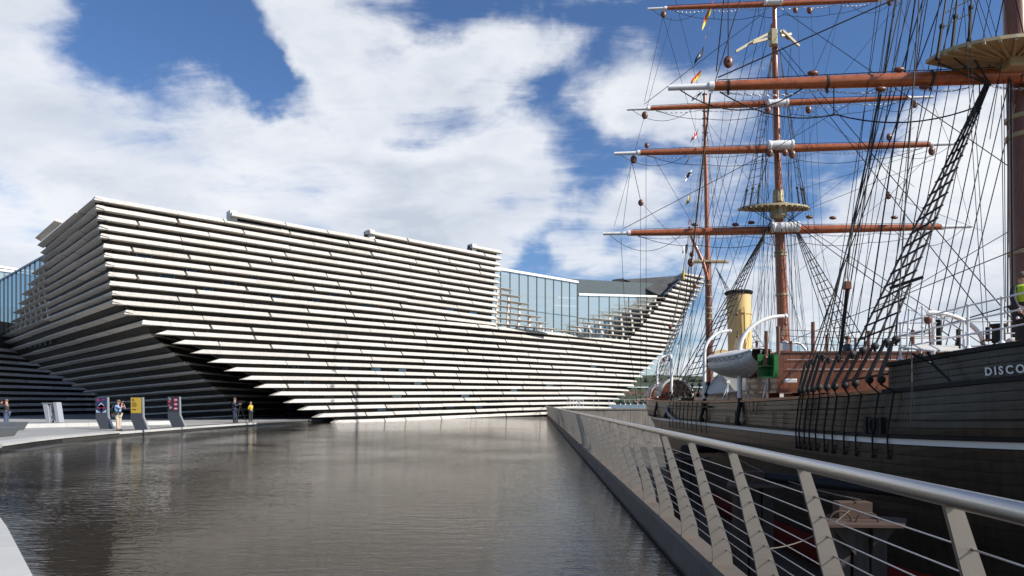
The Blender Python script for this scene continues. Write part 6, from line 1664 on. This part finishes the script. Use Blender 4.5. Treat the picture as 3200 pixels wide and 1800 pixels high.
M_blue = C_('light_blue_cotton', (.27, .43, .68)); M_kh = C_('khaki_cotton', (.52, .44, .33)); M_dk = C_('dark_cloth', (.025, .027, .032)); M_jean = C_('blue_denim', (.06, .08, .14)); M_yel = C_('yellow_jacket', (.62, .42, .03)); M_hv = C_('hi_vis_yellow', (.42, .62, .03)); M_hair = C_('grey_brown_hair', (.16, .10, .07)); M_hairf = C_('fair_hair', (.34, .19, .09))
fp = P(297, 1083.5, 37.8); fp.z = -.026
bd, T, s = person(fp, -0.15, 1.70, 'man in light blue shirt and khaki trousers holding a camera up at the pool edge', dict(shL=(.02,.19,1.42), shR=(.02,-.19,1.42), elL=(.30,.20,1.26), elR=(.32,-.16,1.27), haL=(.30,.06,1.54), haR=(.30,-.08,1.50), head0=(.03,0,1.56), head1=(.05,0,1.66), knL=(.02,.13,.49), knR=(.05,-.10,.49), anL=(-.03,.12,.09), anR=(.05,-.10,.09), toL=(.11,.13,.03), toR=(.19,-.10,.03)), M_blue, M_kh, M_hair, dict(belly=.03))
q = MB(); q.obox(T(.27, 0, 1.615), T(.04,0,0)-T(0,0,0), T(0,.07,0)-T(0,0,0), (0, 0, .045)); q.lathe(T(.30, 0, 1.61), [(.035, 0), (.04, .10), (.045, .16), (.01, .161)], 10, axis=T(1,0,.12)-T(0,0,0)); tag(q.build('camera', M_black), 'black camera held up by the man in the blue shirt', 'camera')
bp = empty('backpack', tuple(T(-.26, 0, 1.0)), 'black backpack on the back of the man in the blue shirt', 'backpack')
q = MB(); q.ball(T(-.27, 0, 1.20), .13, .17, .27, 12, 8); q.ball(T(-.36, 0, 1.10), .06, .12, .14, 10, 7); q.build('bag', M_dk, bp, smooth=True)
for s_ in (-1, 1): q = MB(); q.tube([T(-.17, .12*s_, 1.40), T(0, .14*s_, 1.50), T(.13, .13*s_, 1.40), T(.165, .11*s_, 1.22), T(.06, .17*s_, 1.08), T(-.16, .13*s_, 1.02)], .022, 5); q.build('strap', M_dk, bp, smooth=True)
q = MB(); q.tube([T(-.35, -.03, .96), T(-.33, .0, .80)], .03, 6); q.tube([T(-.36, .05, .96), T(-.36, .06, .84)], .02, 6); q.build('tripod_legs', M_galv, bp)
wb = MB(); wb.ball(T(.02, -.17, .97), .11, .07, .09, 10, 7); wb.ball(T(.17, -.05, .99), .06, .09, .08, 10, 7); wb.ball(T(.05, .17, .97), .1, .06, .08, 10, 7); wb.lathe(T(0, 0, 1.02), [(.17, 0), (.185, .02), (.185, .07), (.17, .09)], 16); tag(wb.build('belt_pouch', M_dk, smooth=True), 'black belt with camera pouches round the waist of the man in the blue shirt', 'pouch')
# photographer at the far left, in the shade
fp = P(17, 1067, 42); fp.z = .0
bd, T, s = person(fp, math.pi+.2, 1.72, 'photographer in dark jacket and jeans at the left picture edge, in the shade', dict(elL=(.28,.2,1.28), elR=(.3,-.16,1.28), haL=(.28,.07,1.52), haR=(.28,-.08,1.50)), M_dk, M_jean, M_hair, dict(long=True))
q = MB(); q.obox(T(.30, 0, 1.60), (.05, 0, 0), (0, .07, 0), (0, 0, .05)); q.obox(T(.42, 0, 1.6), (.08, 0, 0), (0, .04, 0), (0, 0, .04)); tag(q.build('camera', M_black), 'dark camera held by the photographer at the left picture edge', 'camera')
# cameraman with tripod and person in yellow jacket beneath the prow
fp = P(590, 1061, 52); fp.z = .0
bd, T, s = person(fp, -.1, 1.85, 'cameraman in dark blue clothes behind a tripod, in the shade under the stone prow', dict(elL=(.2,.24,1.22), elR=(.2,-.24,1.22), haL=(.42,.12,1.3), haR=(.42,-.12,1.32)), C_('navy_cloth', (.03,.04,.07)), C_('navy_trousers', (.02,.03,.06)), M_hair, dict(long=True))
tp = empty('tripod', tuple(P(604, 1061, 52)), 'black video camera tripod between the two people under the stone prow', 'tripod')
c = P(604, 1061, 52); c.z = 0
for a_ in (0.3, 2.4, 4.5):
    q = MB(); q.tube([Vector((c.x + .45*math.cos(a_), c.y + .45*math.sin(a_), .01)), Vector((c.x, c.y, 1.35))], .022, 5); q.build('leg', M_black, tp)
q = MB(); q.obox((c.x, c.y, 1.55), (.18, 0, 0), (0, .09, 0), (0, 0, .11)); q.obox((c.x+.25, c.y, 1.57), (.08, 0, 0), (0, .06, 0), (0, 0, .07)); q.tube([(c.x, c.y, 1.35), (c.x, c.y, 1.46)], .05, 6); q.build('video_camera', M_black, tp, bevel=.01)
fp = P(631, 1055.5, 55); fp.z = .0
person(fp, math.pi-.5, 1.55, 'person in a yellow jacket and dark trousers standing right of the tripod in the shade', dict(elL=(.05,.24,1.12), elR=(.1,-.22,1.15), haL=(.2,.1,1.12), haR=(.22,-.08,1.14)), M_yel, M_dk, M_hairf, dict(long=True))
# crew on the ship
fp = P(2570, 880, 15.6)
person((fp.x, fp.y, fp.z), math.pi*1.5, 1.75, 'crew member in black with a yellow hi-vis vest at the right picture edge', dict(elL=(.05,.26,1.12), elR=(.1,-.27,1.13), haL=(.15,.2,.92), haR=(.17,-.2,.92)), M_dk, M_dk, M_hair, dict(long=True))
q = MB(); c = fp + Vector((0, 0, 1.08)); q.lathe(c, [(.17, 0), (.185, .1), (.19, .25), (.17, .36), (.10, .40)], 16); tag(q.build('safety_vest', M_hv, smooth=True), 'yellow hi-vis vest worn by the crew member at the right picture edge', 'vest')
fp = P(2313, 960, 21.5); person((fp.x, fp.y, EYE + (HZ-970)/F*21.5 - .45), math.pi, 1.75, 'crew member in dark clothes behind the shrouds near the boarding platform', {}, M_dk, M_dk, M_hairf, dict(long=True))
fp = P(2131, 900, 25.2); person((fp.x, fp.y, EYE + (HZ-870)/F*25.2 - 1.35), 0, 1.7, 'crew member in a dark blue jacket on the bridge, half hidden by shrouds', {}, C_('blue_jacket', (.035,.05,.09)), M_dk, M_hair, dict(long=True))
